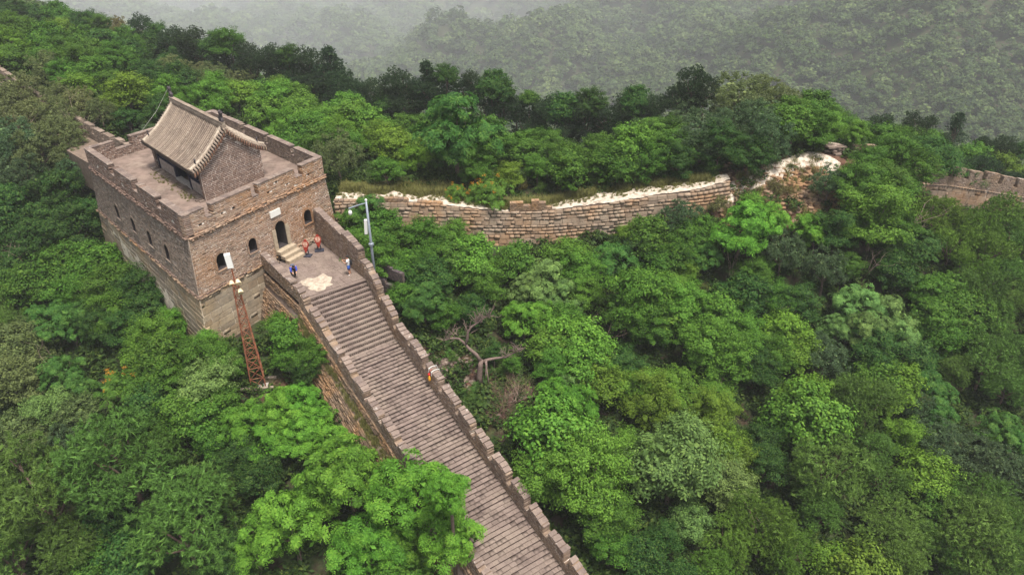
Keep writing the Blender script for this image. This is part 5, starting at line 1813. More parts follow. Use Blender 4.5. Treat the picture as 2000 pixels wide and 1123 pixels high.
def pine(seed, flat=.8, nl=12, per=80, tall=False, needles=20, ln=.17, wd=.021):
    g = np.random.default_rng(seed)
    if tall:
        lb = []
        for k in range(16):
            z = -1.0 + 2.2 * (k + .5) / 16; r = (1.45 - z) * .36 * g.uniform(.5, 1)
            w = g.uniform(0, 6.28)
            lb.append(((r * math.cos(w), r * math.sin(w), z), g.uniform(.30, .42) * (1.1 - .35 * z)))
        lb.append(((0, 0, 1.25), .18))
    else:
        lb = lobes(g, nl, flat, rr=(.28, .42), spread=.68)
    C, D = clump_centres(g, lb, per, flat)
    n = len(C)
    ax = D * .8 + np.array([0, 0, .75]) + g.normal(0, .15, D.shape)
    ax /= np.linalg.norm(ax, axis=1, keepdims=True)
    ci = np.repeat(np.arange(n), needles)
    d = ax[ci] * g.uniform(.35, 1.0, (len(ci), 1)) + rand_unit(len(ci), g) * .85
    d /= np.linalg.norm(d, axis=1, keepdims=True)
    L = ln * g.uniform(.7, 1.25, (len(ci), 1))
    base = C[ci] * R0 + g.normal(0, .035, (len(ci), 3))
    sd = np.cross(d, rand_unit(len(ci), g)); sd /= np.linalg.norm(sd, axis=1, keepdims=True) + 1e-9
    vs = np.stack([base - sd * wd, base + sd * wd, base + d * L], 1).reshape(-1, 3)
    fs = np.arange(len(ci) * 3).reshape(-1, 3)
    tone = np.repeat(g.uniform(0, 1, n), needles)
    rn = np.repeat(np.clip(tone * .6 + g.uniform(0, .4, len(tone)), 0, 1), 3)
    # inner mass in the same random tones
    m = 1500
    q = np.array([np.array(lb[i][0]) for i in g.integers(0, len(lb), m)]) + rand_unit(m, g) * g.uniform(.04, .27, (m, 1))
    a = rand_unit(m, g) * .22; b = np.cross(a, rand_unit(m, g)) * .5
    v2 = np.stack([q * R0 - a, q * R0 + b, q * R0 + a], 1).reshape(-1, 3)
    return finish_leaves('crown', [(vs, fs, rn), (v2, np.arange(m * 3).reshape(-1, 3), np.repeat(g.uniform(0, 1, m), 3))], M['needle']), lb

def willow(seed, flat=1.1, nl=11, per=16, strands=26, mat='leaf'):
    """feathery small-leaved crown: short arching sprays"""
    g = np.random.default_rng(seed)
    lb = lobes(g, nl, flat)
    C, D = clump_centres(g, lb, per, flat)
    n = len(C)
    ci = np.repeat(np.arange(n), strands)
    d = D[ci] * .8 + rand_unit(len(ci), g) * .75 + np.array([0, 0, .45])
    d /= np.linalg.norm(d, axis=1, keepdims=True)
    P, Nn = [], []
    L = .55 * g.uniform(.6, 1.3, (len(ci), 1))
    for t in (.3, .5, .7, .85, 1.0):
        p = C[ci] * R0 + d * L * t - np.array([0, 0, .35]) * (t * t) * L + g.normal(0, .035, (len(ci), 3))
        P.append(p)
    P = np.concatenate(P)
    parts = [leaf_quads(P, rand_unit(len(P), g) + np.array([0, 0, .4]), .085, .026, g, droop=.4)]
    m = 900
    q = np.array([np.array(lb[i][0]) for i in g.integers(0, len(lb), m)]) + rand_unit(m, g) * g.uniform(.05, .36, (m, 1))
    v, f, r = leaf_quads(q * R0, rand_unit(m, g), .17, .09, g)
    parts.append((v, f, r))
    return finish_leaves('crown', parts, M[mat]), lb

def limb_mesh(seed, lb, ch, mat, r0=.13, top=None):
    """trunk from the ground up to the crown masses, crown centre at height ch"""
    g = random.Random(seed)
    mb = MB()
    fork = np.array([g.uniform(-.2, .2), g.uniform(-.2, .2), ch * .55])
    mid = fork * np.array([.4, .4, .55]) + np.array([g.uniform(-.15, .15), g.uniform(-.15, .15), 0])
    mb.tube([(0, 0, -9.0), (0, 0, 0), mid, fork], [r0 * 1.6, r0 * 1.25, r0, r0 * .8], 7)
    for c, r in lb:
        e = np.array(c) * R0 + np.array([0, 0, ch])
        m1 = fork + (e - fork) * .5 + np.array([g.uniform(-.25, .25), g.uniform(-.25, .25), g.uniform(-.1, .35)])
        mb.tube([fork, m1, e], [r0 * .55, r0 * .36, r0 * .14], 5, cap=False)
        for _ in range(2):
            f = e + np.array([g.uniform(-.5, .5), g.uniform(-.5, .5), g.uniform(.1, .5)]) * r * R0 * .8
            mb.tube([m1 + (e - m1) * .5, f], [r0 * .2, r0 * .07], 4, cap=False)
    return mesh_np('trunk', np.concatenate(mb.v), mb.f, mat, True)

def bare_mesh(seed, size, mat, n=9, thin=1.0, depth=3, up=.9):
    g = random.Random(seed)
    mb = MB()
    def grow(p, d, L, r, lvl):
        pts, rad = [p], [r]
        q = np.array(p)
        for k in range(3):
            d = unit(d + np.array([g.gauss(0, .22), g.gauss(0, .22), g.gauss(.05, .14)]))
            q = q + d * L / 3
            pts.append(q.copy()); rad.append(r * (1 - .2 * (k + 1)))
        mb.tube(pts, rad, 5, cap=False)
        if lvl:
            for _ in range(g.randint(2, 4)):
                i = g.randint(1, 3)
                grow(pts[i], unit(d + np.array([g.gauss(0, .7), g.gauss(0, .7), g.gauss(.15, .35)])), L * g.uniform(.5, .75), rad[i] * .6, lvl - 1)
    for i in range(n):
        w = 2 * math.pi * i / n + g.uniform(-.4, .4)
        t = g.uniform(.15, .6) if n > 2 else .15
        grow(np.array([.06 * math.cos(w), .06 * math.sin(w), -.15]), unit(np.array([math.cos(w) * t, math.sin(w) * t, up])), size * g.uniform(.6, .95), .045 * thin * size / 2, depth)
    return mesh_np('branches', np.concatenate(mb.v), mb.f, mat)

CH = 3.4      # crown-centre height of the prototypes
PROTO = {}
def add_proto(key, crown, trunk, extra=None):
    PROTO.setdefault(key, []).append((crown, trunk, extra))
for i in range(5):
    l_ = (.080, .125, .095, .11, .072)[i]
    me, lb = broadleaf(100 + i, flat=1.08 + .08 * i, nl=10 + i, ll=l_, lw=l_ * (.5, .62, .4, .55, .5)[i], leaves=int(min(165, 105 * (.11 / l_) ** 1.3)), cl=(.20, .25, .22, .26, .19)[i])
    add_proto('broad', me, limb_mesh(i, lb, CH, M['bark']))
for i in range(2):
    me, lb = broadleaf(130 + i, flat=1.1, nl=11, per=14, leaves=120, ll=.10, lw=.048, cl=.22)
    add_proto('pale', me, limb_mesh(20 + i, lb, CH, M['bark']))
for i in range(3):
    me, lb, _ = frond_tree(140 + i, flat=.85 + .1 * i)
    add_proto('frond', me, limb_mesh(30 + i, lb, CH, M['bark']))
for i in range(2):
    me, lb, bl = frond_tree(150 + i, flat=.65, blossoms=True, ll=.080)
    add_proto('flower', me, limb_mesh(40 + i, lb, CH, M['bark']), bl)
for i in range(4):
    me, lb = pine(160 + i, flat=.9 + .1 * i)
    add_proto('pine', me, limb_mesh(50 + i, lb, CH, M['bark_pine']))
for i in range(2):
    me, lb = pine(170 + i, tall=True, per=60)
    add_proto('tallpine', me, limb_mesh(60 + i, lb, CH, M['bark_pine']))
for i in range(3):
    me, lb = willow(180 + i)
    add_proto('willow', me, limb_mesh(70 + i, lb, CH, M['bark']))
for i in range(2):
    me, lb = broadleaf(190 + i, flat=.62, nl=6, per=9, leaves=85, ll=.095, lw=.05, cl=.26)
    add_proto('shrub', me, limb_mesh(80 + i, lb, 1.3, M['bark'], r0=.06))
for i in range(2):
    me, lb = willow(195 + i, flat=.7, nl=6, per=10, strands=16)
    add_proto('dryshrub', me, limb_mesh(84 + i, lb, 1.3, M['twig_dry'], r0=.06))
for i in range(3):
    add_proto('dead', None, bare_mesh(200 + i, 2.6, M['bark_bare'], n=3, thin=1.0, depth=3))
for i in range(2):
    add_proto('brush', None, bare_mesh(210 + i, 1.8, M['twig_dry'], n=16, thin=.7))

KIND = {  # letter: prototype, noun phrase, category, colour (real leaf colour), crown height over ground per radius
    'b': ('broad', 'mid-green broadleaf tree', 'tree', (.050, .130, .016)),
    'B': ('broad', 'bright green broadleaf tree', 'tree', (.080, .185, .022)),
    'd': ('broad', 'dark green broadleaf tree', 'tree', (.024, .075, .015)),
    'y': ('broad', 'yellow-green leafy tree', 'tree', (.090, .172, .018)),
    'w': ('pale', 'pale-leaved tree', 'tree', (.105, .178, .048)),
    'v': ('pale', 'dull olive large-leaved tree', 'tree', (.085, .115, .040)),
    'f': ('frond', 'bright green feather-leaved tree', 'tree', (.075, .195, .020)),
    'l': ('frond', 'light green feather-leaved tree', 'tree', (.100, .190, .050)),
    'e': ('frond', 'deep green feather-leaved tree', 'tree', (.040, .118, .022)),
    'F': ('flower', 'feather-leaved tree with orange blossom', 'tree', (.070, .150, .022)),
    'g': ('willow', 'grey-green fine-leaved tree', 'tree', (.120, .148, .060)),
    'G': ('willow', 'dusky green fine-leaved tree', 'tree', (.060, .110, .052)),
    'p': ('pine', 'dark pine tree', 'pine tree', (.022, .046, .020)),
    'P': ('tallpine', 'tall dark pointed pine', 'pine tree', (.022, .046, .024)),
    'o': ('pine', 'olive pine tree', 'pine tree', (.076, .150, .028)),
    'O': ('pine', 'fresh green pine tree', 'pine tree', (.085, .160, .022)),
    's': ('shrub', 'low green shrub', 'shrub', (.060, .130, .025)),
    'S': ('dryshrub', 'low olive-brown shrub', 'shrub', (.115, .110, .045)),
    'k': ('brush', 'bare reddish brush', 'brush', None),
    'x': ('dead', 'bare dead tree', 'dead tree', None)}

TREES = """
21 25 30 d,71 36 26 d,117 32 26 b,150 45 22 d,36 60 36 b,21 100 32 y,89 82 36 b,125 64 24 y,171 50 24 d,199 52 24 b,228 50 20 S,160 84 30 b,153 125 36 b,199 92 32 d,242 76 30 b,221 120 32 b,178 145 34 b,
278 58 26 p,306 74 24 d,270 104 30 b,249 125 28 b,338 80 28 p,377 86 34 p,320 100 30 d,356 112 32 d,335 138 28 d,392 110 30 p,420 92 28 d,449 86 30 b,484 110 28 p,527 114 27 p,563 110 27 d,449 130 36 p,498 140 36 p,548 138 34 p,
427 146 28 G,474 163 28 g,402 148 24 g,296 152 30 d,249 180 40 y,150 172 28 y,96 135 30 g,125 152 28 b,117 188 28 g,36 185 42 g,21 222 40 g,71 238 38 g,117 230 32 g,157 205 30 g,196 222 26 g,253 236 28 d,220 205 24 y,
125 272 42 g,36 287 52 G,82 297 44 g,142 315 32 g,420 182 36 B,463 190 32 y,534 202 42 B,577 202 38 B,516 230 36 B,587 230 42 B,556 252 36 B,605 252 36 B,641 245 34 B,623 285 36 b,669 258 36 y,659 308 44 g,684 288 36 b,
648 160 46 P,605 128 32 p,588 160 40 p,623 172 44 p,669 168 44 p,677 196 40 p,552 168 32 p,700 190 30 p,
835 186 42 P,778 172 36 p,846 186 40 p,799 196 44 p,735 180 32 p,760 212 32 d,796 222 36 p,920 160 20 p,960 168 32 d,913 182 30 p,871 150 26 d,984 184 27 d,1034 196 18 b,942 210 34 p,981 216 34 p,1009 218 30 p,1027 244 38 p,1066 222 34 p,1045 264 34 p,1105 220 34 d,1098 250 40 p,1145 232 42 p,1155 204 27 d,1184 232 36 p,1219 226 36 p,1240 200 30 d,1262 232 32 p,1205 252 36 p,1276 212 30 p,1127 284 36 p,1170 276 34 p,
890 256 78 e,952 276 46 b,930 328 36 b,860 300 36 e,742 276 42 y,689 234 42 B,724 252 40 B,771 284 36 y,813 312 32 y,756 338 30 b,995 322 20 S,992 344 26 y,1027 305 32 b,1063 297 30 b,1049 332 30 b,1105 338 42 b,1177 306 42 b,1226 294 46 B,1205 322 40 b,1258 322 36 b,
1020 366 16 S,1056 368 16 s,1098 370 17 S,1205 350 26 S,1240 354 24 S,1190 370 16 s,892 384 26 F,952 384 42 F,1160 356 20 s,1290 345 20 s,
1353 168 38 p,1321 198 32 p,1378 178 30 p,1346 210 28 p,1440 206 62 g,1490 200 48 g,1534 214 38 g,1343 232 46 G,1371 278 50 G,1321 294 42 b,1407 288 46 d,1471 246 46 G,1499 280 46 G,1467 306 36 d,1321 322 36 d,1578 220 42 b,1613 226 36 b,1549 252 42 b,1592 252 36 b,1627 236 32 b,1668 266 28 B,1390 330 26 s,
1724 252 34 p,1798 252 32 p,1862 266 32 P,1763 268 28 p,1827 280 28 p,1813 282 26 b,1959 288 27 p,1923 290 24 p,1990 296 24 d,1941 322 34 y,1905 310 26 y,1976 334 24 y,1741 304 38 b,1816 312 48 d,1780 338 42 b,1834 328 42 d,1727 356 46 b,1674 368 46 b,1690 322 34 b,1620 362 32 G,1745 378 40 b,1467 402 24 B,1513 372 20 S,1542 378 18 S,1400 400 24 S,
1328 430 34 G,1449 452 62 f,1513 440 38 f,1578 448 30 f,1528 500 44 G,1613 532 44 G,1592 470 28 f,1635 448 38 d,1713 422 60 B,1745 455 42 b,1656 521 28 b,1741 500 28 b,1781 489 46 d,1752 535 38 d,1834 422 46 O,1905 454 52 O,1959 424 46 O,1855 484 46 O,1927 502 54 O,1976 484 46 o,1888 528 44 O,1959 538 46 o,1905 572 50 o,1969 594 46 o,1941 622 44 o,
1371 458 34 b,1343 484 42 b,1371 502 36 e,1321 502 32 b,1471 543 36 b,1449 580 46 d,1513 592 36 b,1549 600 40 d,1371 571 22 S,1343 530 22 y,1321 600 52 B,1396 622 46 B,1378 672 58 B,1442 658 46 B,1417 702 50 B,1528 658 42 y,1549 687 42 y,1506 698 38 b,1613 706 42 G,1595 680 28 G,
1677 594 48 l,1727 622 50 l,1635 650 36 l,1691 650 46 l,1748 658 42 l,1709 698 50 d,1780 698 42 d,1816 573 42 b,1855 587 46 b,1884 630 46 b,1816 622 42 b,1834 658 46 b,1884 664 38 b,1720 742 46 b,1798 742 42 e,1827 770 34 e,1923 714 58 o,1976 694 46 o,1969 758 42 o,1869 722 38 o,1321 770 46 B,1392 782 38 B,1478 722 40 d,1570 778 46 y,1656 778 46 o,1709 778 42 y,1798 788 20 g,
830 478 42 b,884 462 34 B,772 538 28 e,804 524 36 b,916 512 46 B,878 506 42 b,945 553 42 b,836 548 42 d,830 592 46 e,868 620 36 b,786 582 26 b,919 608 36 d,1012 518 38 b,1102 506 40 B,1131 540 46 B,1070 550 50 l,1035 576 42 l,1099 582 42 l,1141 580 38 B,1022 624 46 f,1060 620 38 f,1093 633 38 b,1202 512 44 e,1240 490 38 d,1269 474 44 b,1234 462 30 y,1285 506 36 b,1327 506 32 b,1253 580 68 B,1304 602 50 B,1221 620 42 b,1278 640 46 b,1323 577 40 B,1112 672 56 B,1073 685 46 B,1150 685 46 B,1131 716 50 B,1173 748 46 y,1080 728 40 b,1253 760 50 B,1298 774 46 y,1214 728 42 d,919 788 20 s,1080 780 42 f,1102 764 36 l,
720 420 40 e,745 455 42 b,690 440 30 b,770 470 36 b,700 470 26 b,
1085 852 76 B,1140 932 84 B,1182 1012 60 b,1060 930 60 B,1127 790 44 f,1212 892 46 B,1190 1066 46 b,
1312 912 88 w,1328 866 58 w,1415 946 50 w,1348 1028 42 w,1271 788 54 y,1388 812 50 y,1415 868 42 y,1442 896 38 y,1577 820 64 B,1532 838 44 b,1482 870 38 d,1496 910 46 d,1703 793 62 o,1743 758 46 y,1766 856 38 y,1618 922 74 o,1590 974 44 o,1707 882 38 o,1721 946 42 o,1802 937 50 y,1820 986 42 b,1829 868 46 G,1793 802 30 G,1838 820 34 e,1914 910 54 G,1982 937 42 G,1946 842 42 e,1982 870 40 e,1919 982 58 o,
1492 1036 74 O,1424 1054 54 O,1541 1080 58 O,1604 1010 38 o,1748 1028 62 o,1730 1082 68 o,1784 1064 50 o,1901 1046 78 o,1955 1064 58 o,1937 1104 50 o,1865 1082 50 o,1622 1104 38 y,1257 1094 42 d,1290 1060 36 d,1985 1010 46 o,
30 746 54 v,15 715 36 v,38 844 46 v,75 863 42 v,19 886 38 v,105 799 46 w,158 814 40 v,132 858 34 G,241 758 48 F,158 772 36 e,320 740 42 b,407 746 50 w,433 724 40 w,301 800 46 d,362 807 50 b,399 829 46 b,332 848 40 b,414 863 38 b,426 795 38 b,
490 833 50 f,546 808 50 f,580 800 50 f,527 863 46 f,584 845 50 f,638 862 44 f,606 812 42 f,471 882 42 d,445 904 38 d,509 927 46 d,
240 900 112 o,90 972 118 o,360 1022 110 o,35 1080 86 o,150 1075 70 o,300 880 60 o,211 1020 48 d,181 1102 46 b,414 966 50 o,270 1090 60 d,
570 1032 82 f,680 942 88 f,800 962 88 f,868 1042 74 f,720 1072 76 f,620 960 56 f,880 960 52 f,500 1080 50 f,800 1080 60 f,440 1100 50 d,
32 420 46 d,80 450 50 d,144 450 46 d,176 420 36 d,122 529 50 b,192 516 46 b,64 562 46 b,144 578 50 b,218 562 54 b,272 577 46 d,288 606 36 d,135 632 50 e,96 626 40 e,180 625 42 e,224 620 42 b,19 594 32 o,26 626 32 o,32 684 56 v,19 722 44 v,122 730 38 e,305 664 46 B,282 690 40 B,337 645 38 B,321 705 46 b,401 706 42 b,433 720 40 b,401 670 24 B,
50 352 46 G,120 372 46 d,150 335 32 G,20 398 40 d,572 658 42 b,548 640 28 b,606 695 34 b,600 730 30 d,560 700 26 b,200 640 38 d,250 640 36 d,60 500 36 d,10 480 40 d,10 540 40 d,
1702 492 30 x,1435 497 28 x,1499 572 30 x,1585 740 28 k,1396 744 28 x,1173 628 32 x,985 785 46 k,1030 775 40 k,1000 760 36 k,960 768 30 k,975 810 36 k,925 735 18 k,760 506 16 s,752 530 14 s,1010 745 28 x,884 702 15 s,902 775 15 s,985 725 20 s,965 690 18 d,925 760 14 s,1000 715 18 b,870 690 14 s,940 790 16 s,860 690 14 S,1788 395 36 x,46 490 44 x,30 470 36 x,110 700 36 x,995 345 18 k,150 215 34 x,40 235 40 x,480 150 26 x
"""
# crowns whose centre would stand inside masonry are kept out
ZONES = []
def zone_of(u, v, p):
    x, y = p[0], p[1]
    if y > np.interp(x, [-60, -36, -15, 17, 28, 60], [90, 62, 54, 58, 61, 66]) :
        if u < 330: return 'on the ridge far left'
        if u < 760: return 'on the ridge just behind the tower'
        if u < 1300: return 'behind the ruined stone wall'
        return 'behind the knoll at right'
    if x < -21 and v < 640 + 0 * u: return 'on the slope left of the tower'
    s = (np.array([x, y]) - ST0) @ SD; l = (np.array([x, y]) - ST0) @ SL
    if l > 0:
        return 'below the tower, left of the mast' if v < 850 and u < 470 else ('between mast and stairway' if v < 760 else ('in the lower left corner' if u < 460 else 'overhanging the stairway from the left'))
    if v < 560: return 'in front of the ruined stone wall' if u < 1330 else 'below the knoll'
    if v < 800: return 'in the gully right of the stairs' if u < 1330 else 'halfway down the right-hand slope'
    return 'beside the lower stairs' if u < 1270 else 'in the lower right corner'

ORD_T = {2: 'twenty', 3: 'thirty', 4: 'forty', 5: 'fifty', 6: 'sixty'}
ORD = ['first', 'second', 'third', 'fourth', 'fifth', 'sixth', 'seventh', 'eighth', 'ninth', 'tenth', 'eleventh', 'twelfth', 'thirteenth', 'fourteenth', 'fifteenth',
       'sixteenth', 'seventeenth', 'eighteenth', 'nineteenth', 'twentieth', 'twenty-first', 'twenty-second', 'twenty-third', 'twenty-fourth', 'twenty-fifth', 'twenty-sixth', 'twenty-seventh', 'twenty-eighth', 'twenty-ninth', 'thirtieth']
for _i in range(31, 70):
    ORD.append(ORD_T[_i // 10][:-1] + 'ieth' if _i % 10 == 0 else ORD_T[_i // 10] + '-' + ORD[_i % 10 - 1])

DS = np.arange(18, 260, .2)
def drop(u, v, rpx, hfac, hmin):
    """walk the sight line down to where a crown of that size would stand on the ground"""
    r = ray(u, v)
    P = EYE + r[None] * DS[:, None]
    rad = rpx * DS / FPX
    h = np.maximum(hfac * rad, hmin)
    hit = P[:, 2] <= gz_fast(P[:, 0], P[:, 1]) + h
    lim = P[:, 1] > np.interp(P[:, 0], [-110, -60, -30, 0, 20, 40, 60], [140, 112, 92, 80, 75, 76, 80])
    i = int(np.argmax(hit | lim))                        # trees of the skyline stand tall on the rim of the ridge
    hh = P[i, 2] - float(gz_fast(P[i:i + 1, 0], P[i:i + 1, 1])[0])
    return P[i], rad[i], max(float(h[i]), hh) if lim[i] else float(h[i])

def blocked(x, y, r):
    """plan test against masonry"""
    q = np.array([x, y])
    # tower parallelogram
    a = (q - TF); d1 = a @ n_front; d2 = a @ n_left
    s1 = a @ unit(TR - TF); 
    M2 = np.array([TR - TF, TL - TF]).T
    k = np.linalg.solve(M2, a)
    pad = (r * .55) / 13.0
    if -pad < k[0] < 1 + pad and -pad < k[1] < 1 + pad: return True
    s = (q - ST0) @ SD; l = (q - ST0) @ SL
    if -8 < s < 28 and -.6 - r * .25 < l < st_w(s) + 1.2 + r * .25: return True
    return False

trees = []
def plant(u, v, rpx, k, fill=False):
    proto, noun, cat, col = KIND[k]
    hf, hm = {'shrub': (.55, .3), 'dryshrub': (.55, .3), 'brush': (.55, .3), 'dead': (1.7, 2.2), 'tallpine': (1.6, 3.0)}.get(proto, (1.2, 1.7))
    res = drop(u, v, rpx, hf, hm)
    if res is None: return
    p, rad, h = res
    if blocked(p[0], p[1], rad * .15):
        # overhanging crown: come towards the camera along the sight line until the trunk stands clear of the masonry
        r_ = ray(u, v); L0 = np.linalg.norm(p - EYE) / np.linalg.norm(r_)
        for dd in np.arange(.3, 13, .3):
            q = EYE + r_ * (L0 - dd)
            if not blocked(q[0], q[1], rad * .1): break
        rad = rad * (L0 - dd) / L0
        p = q
        h = p[2] - gz1(p[0], p[1])
    trees.append(dict(u=u, v=v, r=rad, p=p, h=h, k=k, g=gz1(p[0], p[1]), fill=fill))
for tok in TREES.replace('\n', '').split(','):
    if tok.strip():
        a = tok.split()
        plant(float(a[0]), float(a[1]), float(a[2]) * 1.06, a[3])
# fill the bare gaps that the sight lines left, with neighbours' kinds
rf = random.Random(99)
placed = np.array([(t['p'][0], t['p'][1], t['r']) for t in trees])
cand = [(x + rf.uniform(-.8, .8), y + rf.uniform(-.8, .8)) for x in np.arange(-75, 64, 2.3) for y in np.arange(20, 112, 2.3)]
rf.shuffle(cand)
BARE = [(24.5, 58.2, 8.5, 4.0), (31, 60.5, 4.5, 3.5), (-4.7, 40.5, 2.8, 2.6), (-15.8, 37.4, 2.4, 2.0), (1.3, 57.2, 17.5, 2.6), (-1.5, 38.5, 1.8, 1.6), (-9, 45.5, 2.5, 2)]
nfill = 0
for x, y in cand:
    if nfill > 230: break
    z = gz1(x, y)
    u, v = to_px(np.array([x, y, z + 2.2]))
    if not (-60 < u < 2060 and -30 < v < 1190): continue
    d = np.hypot(placed[:, 0] - x, placed[:, 1] - y)
    if (d < placed[:, 2] * .72 + 1.0).any(): continue
    if any(abs(x - cx) < rx and abs(y - cy) < ry for cx, cy, rx, ry in BARE): continue
    rad = rf.uniform(1.5, 2.3)
    if blocked(x, y, rad * 1.6): continue
    near = trees[int(np.argmin(d))]['k']
    k = near if near in 'bBdyeGgpoO' else 'b'
    if k in 'B' and rf.random() < .5: k = 'b'
    h = 1.15 * rad
    trees.append(dict(u=float(u), v=float(v), r=rad, p=np.array([x, y, z + h]), h=h, k=k, g=z, fill=True))
    placed = np.vstack([placed, (x, y, rad)])
    nfill += 1

# names, labels, objects
for t in trees:
    t['uu'], t['vv'] = [float(a) for a in to_px(t['p'])]
    t['zone'] = zone_of(t['uu'], t['vv'], t['p'])
from collections import defaultdict
fam = defaultdict(list)
for t in trees: fam[(t['k'], t['zone'])].append(t)
for (k, z), L in fam.items():
    L.sort(key=lambda t: t['uu'])
    for i, t in enumerate(L):
        base = KIND[k][1]
        if len(L) == 1: t['label'] = '%s %s' % (base, z)
        elif i == len(L) - 1: t['label'] = '%s %s, rightmost of its kind there' % (base, z)
        else: t['label'] = '%s %s, %s from left' % (base, z, ORD[i])
NAME = {'broad': 'broadleaf_tree', 'pale': 'broadleaf_tree', 'frond': 'feather_leaved_tree', 'flower': 'blossoming_tree', 'willow': 'fine_leaved_tree', 'pine': 'pine_tree', 'tallpine': 'pine_tree',
        'shrub': 'shrub', 'dryshrub': 'shrub', 'brush': 'dry_brush', 'dead': 'dead_tree'}
GROUP = {'tree': 'broadleaved trees of the hillside', 'pine tree': 'pine trees of the hillside', 'shrub': 'shrubs along the walls', 'brush': 'dry brush', 'dead tree': 'bare dead trees'}
def tree_part(name, me, par, col):
    o = bpy.data.objects.new(name, me); COL.objects.link(o); o.parent = par
    if col: o.color = (*col, 1)
    return o
rt = random.Random(5)
for t in trees:
    proto, noun, cat, col = KIND[t['k']]
    crown, trunk, extra = PROTO[proto][rt.randrange(len(PROTO[proto]))]
    sc = t['r'] / R0
    root = bpy.data.objects.new(NAME[proto], None); COL.objects.link(root)
    root.empty_display_size = .3
    tag(root, t['label'], cat, GROUP[cat])
    root.location = (t['p'][0], t['p'][1], t['g'])
    root.rotation_euler = (0, 0, rt.uniform(0, 6.28))
    if proto in ('dead', 'brush'):
        root.scale = (sc * 1.9, sc * 1.9, max(sc * 1.9, t['h'] / 2.4)) if proto == 'dead' else (sc * 1.45,) * 3
        tree_part('branches', trunk, root, None)
        continue
    j = rt.uniform(.84, 1.18); wv = rt.uniform(-.10, .10)
    c = tuple(max(.004, q * j * (1 + (wv if i == 0 else (-wv * .3 if i == 1 else 0)))) for i, q in enumerate(col))
    cr = tree_part('crown', crown, root, c)
    base_h = 1.3 if proto in ('shrub', 'dryshrub') else CH
    cr.location = (0, 0, t['h']); cr.scale = (sc * rt.uniform(.92, 1.1), sc * rt.uniform(.92, 1.1), sc * rt.uniform(.92, 1.08))
    tk = tree_part('trunk', trunk, root, None)
    tk.scale = (sc, sc, sc); tk.location = (0, 0, t['h'] - base_h * sc)
    if extra:
        b = tree_part('blossom', extra, root, (.42, .21, .03)); b.location = cr.location; b.scale = cr.scale
print('trees', len(trees), 'fill', nfill)

# ------------------------------------------------------------------ the big dead tree in the gap beside the stairs
dt = thing('dead_tree', (*at_z(938, 742, -6.0)[:2], -6.2), 'big twisted leafless tree trunk with two bare limbs beside the stairs', 'dead tree', 'bare dead trees')
Yb = at_z(938, 742, -6.0)[1]
q = lambda u, v, dy=0: at_y(u, v, Yb + dy)
tr_ = MB().tube([q(938, 752), q(936, 735), q(938, 715), q(939, 703)], [.27, .22, .19, .17], 8)
tr_.build('trunk', M['bark_dead'], dt, True)
def limb(pts, r):
    MB().tube([q(*p) for p in pts], r, 6).build('limb', M['bark_dead'], dt, True)
limb([(938, 705), (930, 692), (915, 680), (905, 668), (896, 661), (884, 660), (872, 662), (865, 668)], [.16, .14, .12, .10, .085, .065, .05, .025])
limb([(909, 674), (913, 660), (914, 648), (921, 638), (935, 629), (942, 621), (955, 618), (964, 616)], [.11, .10, .09, .08, .065, .05, .035, .02])
limb([(943, 706, .1), (955, 702, .2), (972, 699, .3), (988, 697, .3), (1000, 691, .2), (1012, 684, .1), (1021, 679, 0)], [.13, .11, .09, .08, .065, .045, .025])
limb([(949, 705, -.2), (950, 715, -.4), (949, 728, -.5), (947, 738, -.6)], [.10, .08, .06, .03])
limb([(950, 716, -.4), (953, 738, -.5), (956, 756, -.6)], [.05, .04, .03])
rd = random.Random(6)
for (u, v, dy), n in (((935, 628, 0), 22), ((955, 618, 0), 14), ((872, 662, 0), 12), ((890, 655, 0), 10), ((990, 696, .3), 14), ((1008, 687, .1), 14), ((914, 648, 0), 8)):
    mb = MB()
    for _ in range(n):
        a = q(u + rd.uniform(-8, 8), v + rd.uniform(-3, 3), dy)
        b = a + np.array([rd.uniform(-.5, .5), rd.uniform(-.4, .4), rd.uniform(.1, .7)])
        c = b + np.array([rd.uniform(-.35, .35), rd.uniform(-.3, .3), rd.uniform(-.1, .45)])
        mb.tube([a, b, c], [.026, .016, .007], 4, cap=False)
    mb.build('twigs', M['bark_dead'], dt)

# ------------------------------------------------------------------ instanced masses (stuff): far forest, undergrowth, grass
def tuft_mesh(seed, n, h, spread, w, mat, bend=.4):
    g = np.random.default_rng(seed)
    base = g.normal(0, spread, (n, 3)) * (1, 1, 0)
    a = g.uniform(0, 6.28, n); d = np.stack([np.cos(a), np.sin(a), 0 * a], 1)
    H = h * g.uniform(.5, 1.15, (n, 1))
    mid = base + d * H * bend * .3 + np.array([0, 0, 1]) * H * .6
    tip = base + d * H * bend + np.array([0, 0, 1]) * H
    sd = np.stack([-d[:, 1], d[:, 0], 0 * a], 1) * w
    vs = np.stack([base - sd, base + sd, mid + sd * .7, mid - sd * .7, tip], 1).reshape(-1, 3)
    k = np.arange(n)[:, None] * 5
    fs = np.concatenate([k + np.array([[0, 1, 2]]), k + np.array([[0, 2, 3]]), k + np.array([[3, 2, 4]])])
    return finish_leaves('tuft', [(vs, fs, np.repeat(g.uniform(0, 1, n), 5))], mat)

